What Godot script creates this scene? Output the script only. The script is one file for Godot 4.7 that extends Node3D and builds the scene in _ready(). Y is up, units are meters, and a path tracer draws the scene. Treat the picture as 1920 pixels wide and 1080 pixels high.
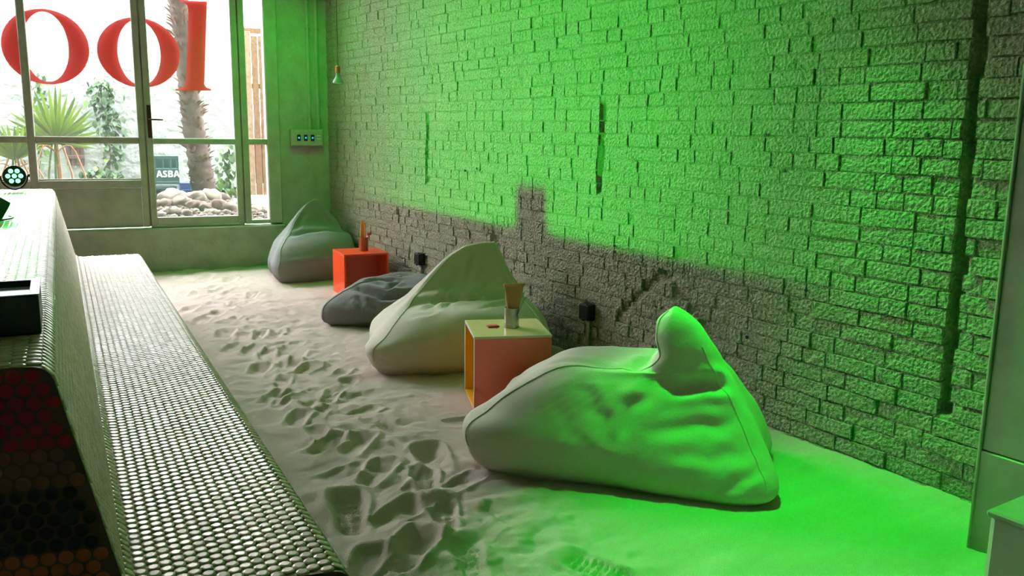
extends Node3D
# Bar interior with a sand floor, a painted brick wall and a mosaic bench. Metres, y up.
# World: the brick wall runs along z at x = WALL_X; the camera stands over the origin at EYE_Y.

const F_PX := 1600.0
const EYE_Y := 1.4
const WALL_X := 3.18
const YAW := -32.892
const PITCH := -10.393
const ROLL := 0.833
const BACK_TURN := -8.101   # degrees, wall with the window
const BENCH_TURN := -5.0    # degrees, counter and bench

var cam_basis: Basis
var eye := Vector3(0, EYE_Y, 0)
var back_o := Vector3(1.537, 0, -8.557)
var back_b: Basis
var bench_b: Basis
var used := {}
var M := {}
var rng := RandomNumberGenerator.new()

# ------------------------------------------------------------------ places from pixels
func ray(u: float, v: float) -> Vector3:
	return cam_basis * Vector3((u - 960.0) / F_PX, -(v - 540.0) / F_PX, -1.0)

func on_floor(u: float, v: float, y := 0.0) -> Vector3:
	var d := ray(u, v)
	return eye + d * ((y - EYE_Y) / d.y)

func on_wall(u: float, v: float) -> Vector3:
	var d := ray(u, v)
	return eye + d * (WALL_X / d.x)

# coordinates (s, y, n) in the frame of the window wall, on its plane n
func on_back(u: float, v: float, n := 0.0) -> Vector3:
	var d := ray(u, v)
	var nn := back_b.z
	var t := (back_o + nn * n - eye).dot(nn) / d.dot(nn)
	var p := eye + d * t - back_o
	return Vector3(p.dot(back_b.x), p.y, n)

func back_pt(s: float, y: float, n: float) -> Vector3:
	return back_o + back_b.x * s + Vector3(0, y, 0) + back_b.z * n

func to_px(p: Vector3) -> Vector3:
	var c := cam_basis.inverse() * (p - eye)
	if c.z > -0.05:
		return Vector3(-9999, -9999, -1)
	return Vector3(960 + F_PX * c.x / -c.z, 540 - F_PX * c.y / -c.z, -c.z)

# ------------------------------------------------------------------ nodes
func numbered(n: String) -> String:
	if not used.has(n):
		used[n] = 0
		return n
	used[n] += 1
	return "%s_%03d" % [n, used[n]]

func thing(called: String, label: String, category: String, at := Vector3.ZERO, turn := 0.0, group := "", kind := "") -> Node3D:
	var o := Node3D.new()
	o.name = numbered(called)
	add_child(o)
	o.position = at
	o.rotation.y = turn
	tag(o, label, category, group, kind)
	return o

func tag(o: Node, label: String, category := "", group := "", kind := "") -> void:
	if label: o.set_meta("label", label)
	if category: o.set_meta("category", category)
	if group: o.set_meta("group", group)
	if kind: o.set_meta("kind", kind)

func part(called: String, mesh: Mesh, m: Material, parent: Node, xf := Transform3D()) -> MeshInstance3D:
	var o := MeshInstance3D.new()
	o.name = called
	o.mesh = mesh
	o.material_override = m
	o.transform = xf
	if parent == self:
		o.name = numbered(called)
	parent.add_child(o, true)
	return o

func at(x: float, y: float, z: float) -> Transform3D:
	return Transform3D(Basis(), Vector3(x, y, z))

# ------------------------------------------------------------------ meshes
# rows of points to a smooth mesh; closed joins the ends of each row
func grid(rows: Array, closed := false, cap0 := false, cap1 := false, flip := false) -> ArrayMesh:
	var nr := rows.size()
	var nc: int = rows[0].size()
	var v := PackedVector3Array()
	var n := PackedVector3Array()
	var ix := PackedInt32Array()
	for r in nr:
		var row: PackedVector3Array = rows[r]
		v.append_array(row)
	n.resize(v.size())
	for r in nr:
		var r0 := maxi(r - 1, 0)
		var r1 := mini(r + 1, nr - 1)
		for c in nc:
			var c0 := c - 1
			var c1 := c + 1
			if closed:
				c0 = (c0 + nc) % nc
				c1 = c1 % nc
			else:
				c0 = maxi(c0, 0)
				c1 = mini(c1, nc - 1)
			var du := v[r * nc + c1] - v[r * nc + c0]
			var dv := v[r1 * nc + c] - v[r0 * nc + c]
			var k := du.cross(dv)
			if flip: k = -k
			n[r * nc + c] = k.normalized() if k.length_squared() > 1e-20 else Vector3.UP
	var lim := nc if closed else nc - 1
	for r in nr - 1:
		for c in lim:
			var a := r * nc + c
			var b := r * nc + (c + 1) % nc
			var d := (r + 1) * nc + c
			var e := (r + 1) * nc + (c + 1) % nc
			if flip:
				ix.append_array(PackedInt32Array([a, b, e, a, e, d]))
			else:
				ix.append_array(PackedInt32Array([a, e, b, a, d, e]))
	for which in 2:
		if (which == 0 and not cap0) or (which == 1 and not cap1): continue
		var rr := 0 if which == 0 else nr - 1
		var mid := Vector3.ZERO
		for c in nc: mid += v[rr * nc + c]
		mid /= nc
		var ref := 1 if which == 0 else nr - 2
		var mid2 := Vector3.ZERO
		for c in nc: mid2 += v[ref * nc + c]
		mid2 /= nc
		var nn := (mid - mid2).normalized()
		var base := v.size()
		v.append(mid); n.append(nn)
		for c in nc:
			v.append(v[rr * nc + c]); n.append(nn)
		for c in nc:
			var p := base + 1 + c
			var q := base + 1 + (c + 1) % nc
			if (v[q] - v[base]).cross(v[p] - v[base]).dot(nn) > 0:
				ix.append_array(PackedInt32Array([base, p, q]))
			else:
				ix.append_array(PackedInt32Array([base, q, p]))
	var arr := []
	arr.resize(Mesh.ARRAY_MAX)
	arr[Mesh.ARRAY_VERTEX] = v
	arr[Mesh.ARRAY_NORMAL] = n
	arr[Mesh.ARRAY_INDEX] = ix
	var am := ArrayMesh.new()
	am.add_surface_from_arrays(Mesh.PRIMITIVE_TRIANGLES, arr)
	return am

func tri(st: SurfaceTool, a: Vector3, b: Vector3, c: Vector3, out: Vector3) -> void:
	if (c - a).cross(b - a).dot(out) >= 0:
		st.add_vertex(a); st.add_vertex(b); st.add_vertex(c)
	else:
		st.add_vertex(a); st.add_vertex(c); st.add_vertex(b)

func begin(smooth := false) -> SurfaceTool:
	var st := SurfaceTool.new()
	st.begin(Mesh.PRIMITIVE_TRIANGLES)
	st.set_smooth_group(0 if smooth else -1)
	return st

func done(st: SurfaceTool) -> ArrayMesh:
	st.generate_normals()
	return st.commit()

# chamfered box, centred at c
func add_box(st: SurfaceTool, size: Vector3, c := Vector3.ZERO, bev := 0.004, b := Basis()) -> void:
	var h := size * 0.5
	bev = minf(bev, minf(h.x, minf(h.y, h.z)) * 0.6)
	var p := {}
	for sx in [-1, 1]:
		for sy in [-1, 1]:
			for sz in [-1, 1]:
				var k := Vector3(sx, sy, sz)
				p[[sx, sy, sz, 0]] = Vector3(sx * h.x, sy * (h.y - bev), sz * (h.z - bev))
				p[[sx, sy, sz, 1]] = Vector3(sx * (h.x - bev), sy * h.y, sz * (h.z - bev))
				p[[sx, sy, sz, 2]] = Vector3(sx * (h.x - bev), sy * (h.y - bev), sz * h.z)
	for key in p: p[key] = c + b * p[key]
	for ax in 3:
		for s in [-1, 1]:
			var q := []
			for k in [[-1, -1], [1, -1], [1, 1], [-1, 1]]:
				var key := [0, 0, 0, ax]
				key[ax] = s
				key[(ax + 1) % 3] = k[0]
				key[(ax + 2) % 3] = k[1]
				q.append(p[key])
			var o := Vector3.ZERO
			o[ax] = s
			o = b * o
			tri(st, q[0], q[1], q[2], o); tri(st, q[0], q[2], q[3], o)
	if bev <= 0.0: return
	for ax in 3:
		var a1 := (ax + 1) % 3
		var a2 := (ax + 2) % 3
		for s1 in [-1, 1]:
			for s2 in [-1, 1]:
				var q := []
				for e in [[-1, a1], [1, a1], [1, a2], [-1, a2]]:
					var key := [0, 0, 0, e[1]]
					key[ax] = e[0]
					key[a1] = s1
					key[a2] = s2
					q.append(p[key])
				var o := Vector3.ZERO
				o[a1] = s1
				o[a2] = s2
				o = b * o
				tri(st, q[0], q[1], q[2], o); tri(st, q[0], q[2], q[3], o)
	for sx in [-1, 1]:
		for sy in [-1, 1]:
			for sz in [-1, 1]:
				tri(st, p[[sx, sy, sz, 0]], p[[sx, sy, sz, 1]], p[[sx, sy, sz, 2]], b * Vector3(sx, sy, sz))

var box_cache := {}
func box(size: Vector3, bev := 0.004) -> ArrayMesh:
	var key := "%s|%s" % [size, bev]
	if not box_cache.has(key):
		var st := begin()
		add_box(st, size, Vector3.ZERO, bev)
		box_cache[key] = done(st)
	return box_cache[key]

# box given by two corners, as a part
func slab(called: String, a: Vector3, b: Vector3, m: Material, parent: Node, bev := 0.004) -> MeshInstance3D:
	return part(called, box((b - a).abs(), bev), m, parent, Transform3D(Basis(), (a + b) * 0.5))

# profile of (radius, height) turned round y
func lathe(prof: Array, seg := 24) -> ArrayMesh:
	var rows := []
	for q in prof:
		var row := PackedVector3Array()
		for k in seg:
			var t := TAU * k / seg
			row.append(Vector3(cos(t) * q[0], q[1], sin(t) * q[0]))
		rows.append(row)
	return grid(rows, true, prof[0][0] > 0.0005, prof[-1][0] > 0.0005, true)

# lathe with hard edges: each profile point doubled
func lathe_hard(prof: Array, seg := 24) -> ArrayMesh:
	var p := []
	for k in prof.size() - 1:
		var a := Vector2(prof[k][0], prof[k][1])
		var b := Vector2(prof[k + 1][0], prof[k + 1][1])
		p.append([a.x, a.y])
		if a.distance_to(b) > 0.006:
			var e := 0.0012 / a.distance_to(b)
			var c := a.lerp(b, e)
			var d := a.lerp(b, 1.0 - e)
			p.append([c.x, c.y])
			p.append([d.x, d.y])
	p.append(prof[-1])
	return lathe(p, seg)

func tube(pts: PackedVector3Array, radius, seg := 8) -> ArrayMesh:
	var rows := []
	var prev := Vector3.ZERO
	for k in pts.size():
		var t := (pts[mini(k + 1, pts.size() - 1)] - pts[maxi(k - 1, 0)]).normalized()
		if k == 0:
			prev = t.cross(Vector3.UP if absf(t.y) < 0.9 else Vector3.RIGHT).normalized()
		else:
			prev = (prev - t * prev.dot(t)).normalized()
		var w := t.cross(prev)
		var r: float = radius[k] if radius is Array else radius
		var row := PackedVector3Array()
		for j in seg:
			var a := TAU * j / seg
			row.append(pts[k] + (prev * cos(a) + w * sin(a)) * r)
		rows.append(row)
	return grid(rows, true, true, true, false)

func cr(a: Vector3, b: Vector3, c: Vector3, d: Vector3, t: float) -> Vector3:
	return 0.5 * ((2.0 * b) + (c - a) * t + (2.0 * a - 5.0 * b + 4.0 * c - d) * t * t + (3.0 * b - a - 3.0 * c + d) * t * t * t)

# smooth line through points
func curve(pts: Array, n: int) -> PackedVector3Array:
	var o := PackedVector3Array()
	var k := pts.size()
	for i in n:
		var f := float(i) / (n - 1) * (k - 1)
		var j := mini(int(f), k - 2)
		o.append(cr(pts[maxi(j - 1, 0)], pts[j], pts[j + 1], pts[mini(j + 2, k - 1)], f - j))
	return o

# flat outline pushed out by depth towards +z (outline in x, y)
func extrude(poly: PackedVector2Array, depth: float, hole := PackedVector2Array()) -> ArrayMesh:
	var st := begin()
	if hole.size():
		var n := poly.size()
		for k in n:
			var j := (k + 1) % n
			for z in [0.0, depth]:
				var o := Vector3(0, 0, 1 if z > 0 else -1)
				var a := Vector3(poly[k].x, poly[k].y, z)
				var b := Vector3(poly[j].x, poly[j].y, z)
				var c := Vector3(hole[j].x, hole[j].y, z)
				var d := Vector3(hole[k].x, hole[k].y, z)
				tri(st, a, b, c, o); tri(st, a, c, d, o)
	else:
		var t := Geometry2D.triangulate_polygon(poly)
		for k in range(0, t.size(), 3):
			for z in [0.0, depth]:
				var o := Vector3(0, 0, 1 if z > 0 else -1)
				tri(st, Vector3(poly[t[k]].x, poly[t[k]].y, z), Vector3(poly[t[k + 1]].x, poly[t[k + 1]].y, z), Vector3(poly[t[k + 2]].x, poly[t[k + 2]].y, z), o)
	for ring in ([poly, hole] if hole.size() else [poly]):
		var mid := Vector2.ZERO
		for q in ring: mid += q
		mid /= ring.size()
		for k in ring.size():
			var a: Vector2 = ring[k]
			var b: Vector2 = ring[(k + 1) % ring.size()]
			var e := b - a
			var o2 := Vector3(e.y, -e.x, 0)
			var clock := Geometry2D.is_polygon_clockwise(ring)
			if not clock: o2 = o2
			else: o2 = -o2
			if ring == hole: o2 = -o2
			tri(st, Vector3(a.x, a.y, 0), Vector3(b.x, b.y, 0), Vector3(b.x, b.y, depth), o2)
			tri(st, Vector3(a.x, a.y, 0), Vector3(b.x, b.y, depth), Vector3(a.x, a.y, depth), o2)
	return done(st)

# ------------------------------------------------------------------ materials
func noise_tex(freq: float, size := 512, ramp: Array = [], octaves := 4, sd := 1, normal := false, bump := 8.0) -> NoiseTexture2D:
	var t := NoiseTexture2D.new()
	var n := FastNoiseLite.new()
	n.noise_type = FastNoiseLite.TYPE_SIMPLEX_SMOOTH
	n.frequency = freq
	n.seed = sd
	n.fractal_octaves = octaves
	t.noise = n
	t.width = size
	t.height = size
	t.seamless = true
	t.seamless_blend_skirt = 0.2
	if normal:
		t.as_normal_map = true
		t.bump_strength = bump
	if ramp.size():
		var g := Gradient.new()
		g.offsets = PackedFloat32Array(ramp.map(func(r): return r[0]))
		g.colors = PackedColorArray(ramp.map(func(r): return r[1]))
		t.color_ramp = g
	return t

func mat(called: String, c: Color, rough := 0.7, metal := 0.0) -> StandardMaterial3D:
	var m := StandardMaterial3D.new()
	m.resource_name = called
	m.albedo_color = c
	m.roughness = rough
	m.metallic = metal
	M[called] = m
	return m

func textured(m: StandardMaterial3D, albedo: Texture2D, normal: Texture2D, scale: float, nscale := 1.0, world := true, bump: Texture2D = null, bump_cm := 0.3) -> StandardMaterial3D:
	m.uv1_triplanar = true
	m.uv1_world_triplanar = world
	m.uv1_scale = Vector3.ONE * scale
	if albedo: m.albedo_texture = albedo
	if normal:
		m.normal_enabled = true
		m.normal_texture = normal
		m.normal_scale = nscale
	if bump:
		m.heightmap_enabled = true
		m.heightmap_texture = bump
		m.heightmap_scale = bump_cm
	return m

func gl(v: float) -> Color:
	return Color(v, v, v)

func make_materials() -> void:
	var mottled := noise_tex(0.012, 512, [[0.0, gl(0.86)], [0.5, gl(0.95)], [1.0, gl(1.0)]], 5, 3)
	var rough_n := noise_tex(0.03, 512, [], 5, 7, true, 10.0)
	var coarse_b := noise_tex(0.02, 512, [], 5, 9)
	var flecked := noise_tex(0.045, 512, [[0.0, gl(0.62)], [0.3, gl(0.88)], [0.5, gl(0.96)], [1.0, gl(1.0)]], 5, 5)
	var stucco_b := noise_tex(0.055, 512, [], 5, 17)
	var fine_n := noise_tex(0.09, 512, [], 3, 11, true, 5.0)
	var fine_b := noise_tex(0.05, 512, [], 4, 15)
	textured(mat("painted_brick", Color(0.6, 0.58, 0.47), 0.75), flecked, null, 1.6, 1.0, true, stucco_b, 1.25)
	textured(mat("painted_mortar", Color(0.58, 0.555, 0.45), 0.85), mottled, null, 2.0, 1.0, true, fine_b, 1.2)
	textured(mat("plaster", Color(0.62, 0.615, 0.54), 0.7), mottled, null, 0.7, 1.0, true, fine_b, 0.5)
	textured(mat("painted_wood", Color(0.64, 0.635, 0.56), 0.45), mottled, null, 0.8)
	textured(mat("ceiling_paint", Color(0.9, 0.9, 0.87), 0.9), mottled, null, 0.6)  # unseen ceiling and front wall, whitened to bounce more light
	textured(mat("concrete", Color(0.45, 0.44, 0.42), 0.9), mottled, rough_n, 0.8)
	var grain := noise_tex(0.22, 512, [[0.0, Color(0.74, 0.7, 0.64)], [0.5, Color(0.92, 0.9, 0.87)], [1.0, Color(1, 1, 1)]], 2, 21)
	textured(mat("sand", Color(0.83, 0.77, 0.73), 0.95), grain, null, 3.2, 1.0, true, noise_tex(0.12, 512, [], 4, 25), 0.35)
	var weave := noise_tex(0.2, 512, [[0.0, gl(0.84)], [1.0, gl(1.0)]], 2, 31)
	for q in [["canvas_beige", Color(0.88, 0.84, 0.77)], ["canvas_taupe", Color(0.85, 0.81, 0.73)], ["canvas_grey", Color(0.52, 0.515, 0.5)], ["canvas_charcoal", Color(0.5, 0.49, 0.48)]]:
		textured(mat(q[0], q[1], 0.85), weave, null, 3.0, 1.0, false, fine_b, 0.12)
	mat("piping", Color(0.82, 0.78, 0.7), 0.7)
	mat("piping_dark", Color(0.5, 0.49, 0.47), 0.7)
	var glaze := mat("tile_glaze", Color(1, 1, 1), 0.3, 0.1)
	glaze.vertex_color_use_as_albedo = true
	mat("grout_olive", Color(0.58, 0.47, 0.28), 0.6)
	mat("grout_brown", Color(0.36, 0.24, 0.2), 0.85)
	mat("tile_red", Color(0.55, 0.04, 0.1), 0.35)
	mat("tile_black", Color(0.03, 0.04, 0.05), 0.3)
	mat("tile_brown", Color(0.45, 0.25, 0.17), 0.4)
	mat("tile_orange", Color(0.6, 0.3, 0.1), 0.4)
	mat("black_plastic", Color(0.03, 0.03, 0.035), 0.4)
	mat("black_metal", Color(0.04, 0.04, 0.045), 0.35, 0.3)
	mat("tray_grey", Color(0.6, 0.58, 0.66), 0.35)
	mat("lacquer_orange", Color(0.93, 0.3, 0.13), 0.3)
	mat("lacquer_salmon", Color(0.97, 0.47, 0.35), 0.35)
	mat("laminate_yellow", Color(0.9, 0.66, 0.1), 0.35)
	mat("laminate_cream", Color(0.93, 0.86, 0.6), 0.22)
	mat("edge_white", Color(0.92, 0.88, 0.83), 0.4)
	mat("tin", Color(0.75, 0.74, 0.7), 0.28, 0.9)
	mat("tin_orange_lit", Color(0.72, 0.4, 0.28), 0.3, 0.8)  # tin, with the orange light falling on it put into the colour
	var kraft := textured(mat("kraft_paper", Color(0.78, 0.58, 0.38), 0.85), weave, null, 4.0, 1.0, false)
	mat("paper_orange", Color(0.95, 0.66, 0.42), 0.8)
	mat("card_red", Color(0.85, 0.24, 0.22), 0.6)
	mat("chrome", Color(0.8, 0.8, 0.8), 0.2, 0.9)
	mat("copper", Color(0.72, 0.38, 0.24), 0.35, 0.8)
	mat("bronze", Color(0.28, 0.17, 0.1), 0.4, 0.5)
	mat("cord_brown", Color(0.35, 0.2, 0.14), 0.8)
	var lens := mat("bulb_face", Color(0.9, 0.88, 0.82), 0.3)
	var glass := mat("glass", Color(0.97, 1.0, 0.98, 0.06), 0.02)
	glass.transparency = BaseMaterial3D.TRANSPARENCY_ALPHA
	var vinyl := mat("vinyl_red", Color(0.66, 0.0, 0.07), 0.4)
	vinyl.backlight_enabled = true
	vinyl.backlight = Color(0.6, 0.0, 0.06)
	var sheer := mat("sheer_white", Color(0.95, 0.95, 0.95), 0.9)
	sheer.backlight_enabled = true
	sheer.backlight = Color(0.75, 0.75, 0.75)
	# courtyard
	textured(mat("yard_wall", Color(0.54, 0.58, 0.55), 0.85), mottled, null, 0.5, 1.0, true, coarse_b, 2.5)
	textured(mat("yard_ground", Color(0.27, 0.24, 0.2), 0.95), mottled, rough_n, 0.8)
	textured(mat("facade", Color(0.75, 0.72, 0.66), 0.9), mottled, null, 0.5)
	for q in [["rock_pale", Color(0.4, 0.36, 0.31)], ["rock_tan", Color(0.3, 0.24, 0.2)], ["rock_pink", Color(0.28, 0.2, 0.17)]]:
		textured(mat(q[0], q[1], 0.9), mottled, rough_n, 3.0, 1.0, false)
	textured(mat("bark", Color(0.3, 0.21, 0.18), 0.95), noise_tex(0.05, 256, [[0.0, gl(0.45)], [1.0, gl(1.0)]], 4, 41), null, 2.5, 1.0, false)
	mat("fibre", Color(0.38, 0.28, 0.23), 0.95)
	for q in [["leaf_palm", Color(0.26, 0.34, 0.06)], ["leaf_palm_dark", Color(0.17, 0.25, 0.06)], ["leaf_vine", Color(0.14, 0.25, 0.11)], ["leaf_young", Color(0.28, 0.4, 0.13)]]:
		var lm := mat(q[0], q[1], 0.5)
		lm.backlight_enabled = true
		lm.backlight = q[1]
	mat("dry_stalk", Color(0.55, 0.42, 0.28), 0.9)
	mat("dry_branch", Color(0.45, 0.32, 0.28), 0.9)
	mat("crate_teal", Color(0.03, 0.22, 0.22), 0.45)
	mat("crate_blue", Color(0.07, 0.2, 0.4), 0.45)
	mat("letter_white", Color(0.93, 0.95, 0.93), 0.5)
	textured(mat("shutter_brown", Color(0.3, 0.21, 0.2), 0.6), mottled, null, 1.5)
	for q in [["plank_red", Color(0.38, 0.13, 0.1)], ["plank_ochre", Color(0.5, 0.33, 0.22)], ["plank_pale", Color(0.6, 0.48, 0.38)]]:
		textured(mat(q[0], q[1], 0.8), noise_tex(0.04, 256, [[0.0, gl(0.6)], [1.0, gl(1.0)]], 4, 51), null, 1.5)
	mat("steel_grey", Color(0.5, 0.52, 0.5), 0.5)
	var blue := mat("blue_led", Color(0.2, 0.5, 1.0), 0.3)
	blue.emission_enabled = true
	blue.emission = Color(0.25, 0.6, 1.0)
	blue.emission_energy_multiplier = 1.6
	var led := mat("green_led", Color(0.6, 1.0, 0.75), 0.3)
	led.emission_enabled = true
	led.emission = Color(0.55, 1.0, 0.7)
	led.emission_energy_multiplier = 2.2

# ------------------------------------------------------------------ lights
const BEAMS := [2.0, 46.0, 15.0, 3.4]
const GREEN := Color(0.0, 1.0, 0.2)

func par_light(at_p: Vector3, aim: Vector3, energy: float, angle: float, label: String, size := 0.05, blend := 1.0, foot := 0.0) -> void:
	var t := thing("led_par_light", label, "stage light", at_p, 0.0, "green LED stage lights")
	t.look_at_from_position(at_p, aim, Vector3.UP)
	t.scale = Vector3.ONE * 0.82
	var turn := Basis(Vector3.RIGHT, -PI / 2)   # lathe axis y to -z
	var xf := Transform3D(turn, Vector3.ZERO)
	part("housing", lathe_hard([[0.03, -0.09], [0.062, -0.075], [0.078, -0.03], [0.085, 0.03], [0.085, 0.05], [0.078, 0.05], [0.074, 0.034], [0.0, 0.034]], 28), M.black_metal, t, xf)
	part("lens_plate", lathe_hard([[0.074, 0.034], [0.074, 0.038], [0.0, 0.038]], 28), M.black_plastic, t, xf)
	for k in 7:
		var p := Vector3.ZERO if k == 0 else Vector3(cos(k * TAU / 6.0), sin(k * TAU / 6.0), 0) * 0.046
		part("led_lens", lathe([[0.0185, 0.0], [0.0175, 0.006], [0.011, 0.011], [0.0, 0.0125]], 14), M.green_led, t, Transform3D(turn, p + Vector3(0, 0, -0.037)))
	var yoke := PackedVector3Array()
	for k in 17:
		var a := PI * k / 16.0
		yoke.append(Vector3(cos(a) * 0.098, -sin(a) * 0.11 * (1.0 if foot >= 0 else -1.0), 0.0))
	part("yoke", tube(yoke, 0.007, 8), M.black_metal, t)
	for s in [-1, 1]:
		part("clamp_knob", lathe_hard([[0.0, 0.0], [0.013, 0.0], [0.013, 0.016], [0.0, 0.016]], 12), M.black_plastic, t, Transform3D(Basis(Vector3.BACK, -s * PI / 2), Vector3(s * 0.098, 0, 0)))
	var l := SpotLight3D.new()
	l.name = "beam"
	l.light_color = GREEN
	l.light_energy = energy
	l.spot_angle = angle
	l.spot_angle_attenuation = blend
	l.spot_range = 14.0
	l.spot_attenuation = 2.0
	l.light_size = size
	l.shadow_enabled = true
	l.position = Vector3(0, 0, -0.065)
	t.add_child(l)

func _ready() -> void:
	rng.seed = 20
	cam_basis = Basis(Vector3.UP, deg_to_rad(YAW)) * Basis(Vector3.RIGHT, deg_to_rad(PITCH)) * Basis(Vector3.BACK, deg_to_rad(ROLL))
	back_b = Basis(Vector3.UP, deg_to_rad(BACK_TURN))
	bench_b = Basis(Vector3.UP, deg_to_rad(BENCH_TURN))
	# --- camera
	var cam := Camera3D.new()
	cam.name = "camera"
	cam.fov = rad_to_deg(2.0 * atan(540.0 / F_PX))
	cam.near = 0.05
	cam.far = 200.0
	cam.transform = Transform3D(cam_basis, eye)
	add_child(cam)
	cam.current = true
	# --- sky: bright overcast
	var env := Environment.new()
	var sky := Sky.new()
	var sm := ProceduralSkyMaterial.new()
	sm.sky_top_color = Color(0.9, 0.92, 0.95)
	sm.sky_horizon_color = Color(0.96, 0.96, 0.95)
	sm.ground_horizon_color = Color(0.6, 0.58, 0.55)
	sm.ground_bottom_color = Color(0.4, 0.38, 0.36)
	sm.sky_energy_multiplier = 5.1
	sky.sky_material = sm
	env.background_mode = Environment.BG_SKY
	env.sky = sky
	env.tonemap_mode = Environment.TONE_MAPPER_LINEAR
	env.tonemap_exposure = 1.0
	env.sdfgi_enabled = true
	env.ssao_enabled = true
	env.ssil_enabled = true
	var we := WorldEnvironment.new()
	we.name = "world_environment"
	we.environment = env
	add_child(we)
	make_materials()
	# --- the place
	build_shell()
	build_brick_wall()
	build_window_wall()
	build_courtyard()
	build_sand()
	build_counter()
	build_bags()
	build_cubes()
	build_fixtures()
	build_counter_things()
	build_lamps()

# ------------------------------------------------------------------ lamps
func build_lamps() -> void:
	# on the counter, in view, turned to the room
	var p := bench_b * Vector3(-0.27, 1.06, -6.66)
	par_light(p, Vector3(0.55, 1.02, -1.0), BEAMS[0], 30.0, "round black LED stage light with lit lenses standing on the mosaic counter")
	# on the back bar beyond the counter: washes the brick wall over the counter's edge
	par_light(Vector3(-1.9, 1.10, -4.67), Vector3(3.18, 1.6, -4.85), BEAMS[1], 34.0, "black LED stage light on the back bar shelf facing the brick wall", 0.03)
	# hung over the sand beside the brick wall
	par_light(Vector3(2.72, 2.85, -2.8), Vector3(2.42, 0.0, -1.5), BEAMS[2], 29.0, "black LED stage light hung over the sand by the pilaster", 0.03, 1.0, -1.0)
	par_light(Vector3(2.55, 3.3, -7.1), Vector3(2.75, 1.2, -8.4), BEAMS[3], 40.0, "black LED stage light hung in the corner by the switch box", 0.03, 1.0, -1.0)

# ------------------------------------------------------------------ room shell
const CEIL := 3.6  # unseen height, raised so the tall window takes in more sky

func struct_box(called: String, a: Vector3, b: Vector3, m: Material, label: String, category: String) -> MeshInstance3D:
	var o := slab(called, a, b, m, self, 0.0)
	tag(o, label, category, "", "structure")
	return o

func build_shell() -> void:
	struct_box("floor", Vector3(-3.4, -0.4, -9.6), Vector3(3.9, -0.14, 3.2), M.concrete, "concrete slab lying under the sand", "floor")
	struct_box("ceiling", Vector3(-3.4, CEIL, -9.6), Vector3(3.9, CEIL + 0.2, 3.2), M.ceiling_paint, "unseen ceiling over the whole room, painted white to bounce light", "ceiling")
	struct_box("wall_left", Vector3(-3.4, -0.14, -9.6), Vector3(-3.2, CEIL, 3.2), M.plaster, "plain plaster wall behind the bar", "wall")
	struct_box("wall_front", Vector3(-3.2, -0.14, 3.0), Vector3(3.9, CEIL, 3.2), M.ceiling_paint, "plain wall closing the room opposite the window", "wall")
	# pilaster in front of the brick wall
	var foot := on_floor(1819, 1027)
	var t := thing("pilaster", "smooth painted pilaster boxed out in front of brick wall", "pilaster", Vector3.ZERO, 0.0, "", "structure")
	slab("panel", Vector3(foot.x, 0.36, foot.z), Vector3(WALL_X + 0.2, CEIL, -0.55), M.painted_wood, t, 0.004)
	slab("base_panel", Vector3(foot.x - 0.004, -0.12, foot.z - 0.002), Vector3(WALL_X + 0.2, 0.357, -0.55), M.painted_wood, t, 0.004)
	slab("corner_strip", Vector3(foot.x - 0.006, -0.12, foot.z - 0.012), Vector3(foot.x + 0.03, CEIL, foot.z + 0.0), M.painted_wood, t, 0.004)
	# white box seat by the pilaster
	var c := on_floor(1853, 958, 0.42)
	var b := thing("block_stool", "white block stool with rounded edges beside the pilaster", "stool")
	var st := begin()
	add_box(st, Vector3(0.55, 0.5, 0.62), Vector3(c.x + 0.275, 0.17, c.z + 0.31), 0.02)
	part("body", done(st), M.painted_wood, b)
	slab("lid", Vector3(c.x - 0.004, 0.405, c.z - 0.004), Vector3(c.x + 0.554, 0.425, c.z + 0.624), M.painted_wood, b, 0.008)

# ------------------------------------------------------------------ brick wall
var grooves := []   # [z0, z1, y0, y1, depth] upright chases; diagonal ones as [pa, pb, width, depth]
var slants := []

func groove_depth(z: float, y: float) -> float:
	var d := 0.0
	for g in grooves:
		var zc: float = lerpf(g[0], g[1], clampf((y - g[2]) / (g[3] - g[2]), 0, 1))
		if y > g[2] - 0.01 and y < g[3] + 0.01 and absf(z - zc) < g[4] * 0.5:
			d = maxf(d, g[5])
	for g in slants:
		var a: Vector2 = g[0]
		var b: Vector2 = g[1]
		var p := Vector2(z, y)
		var q := Geometry2D.get_closest_point_to_segment(p, a, b)
		if p.distance_to(q) < g[2]:
			d = maxf(d, g[3])
	return d

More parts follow.
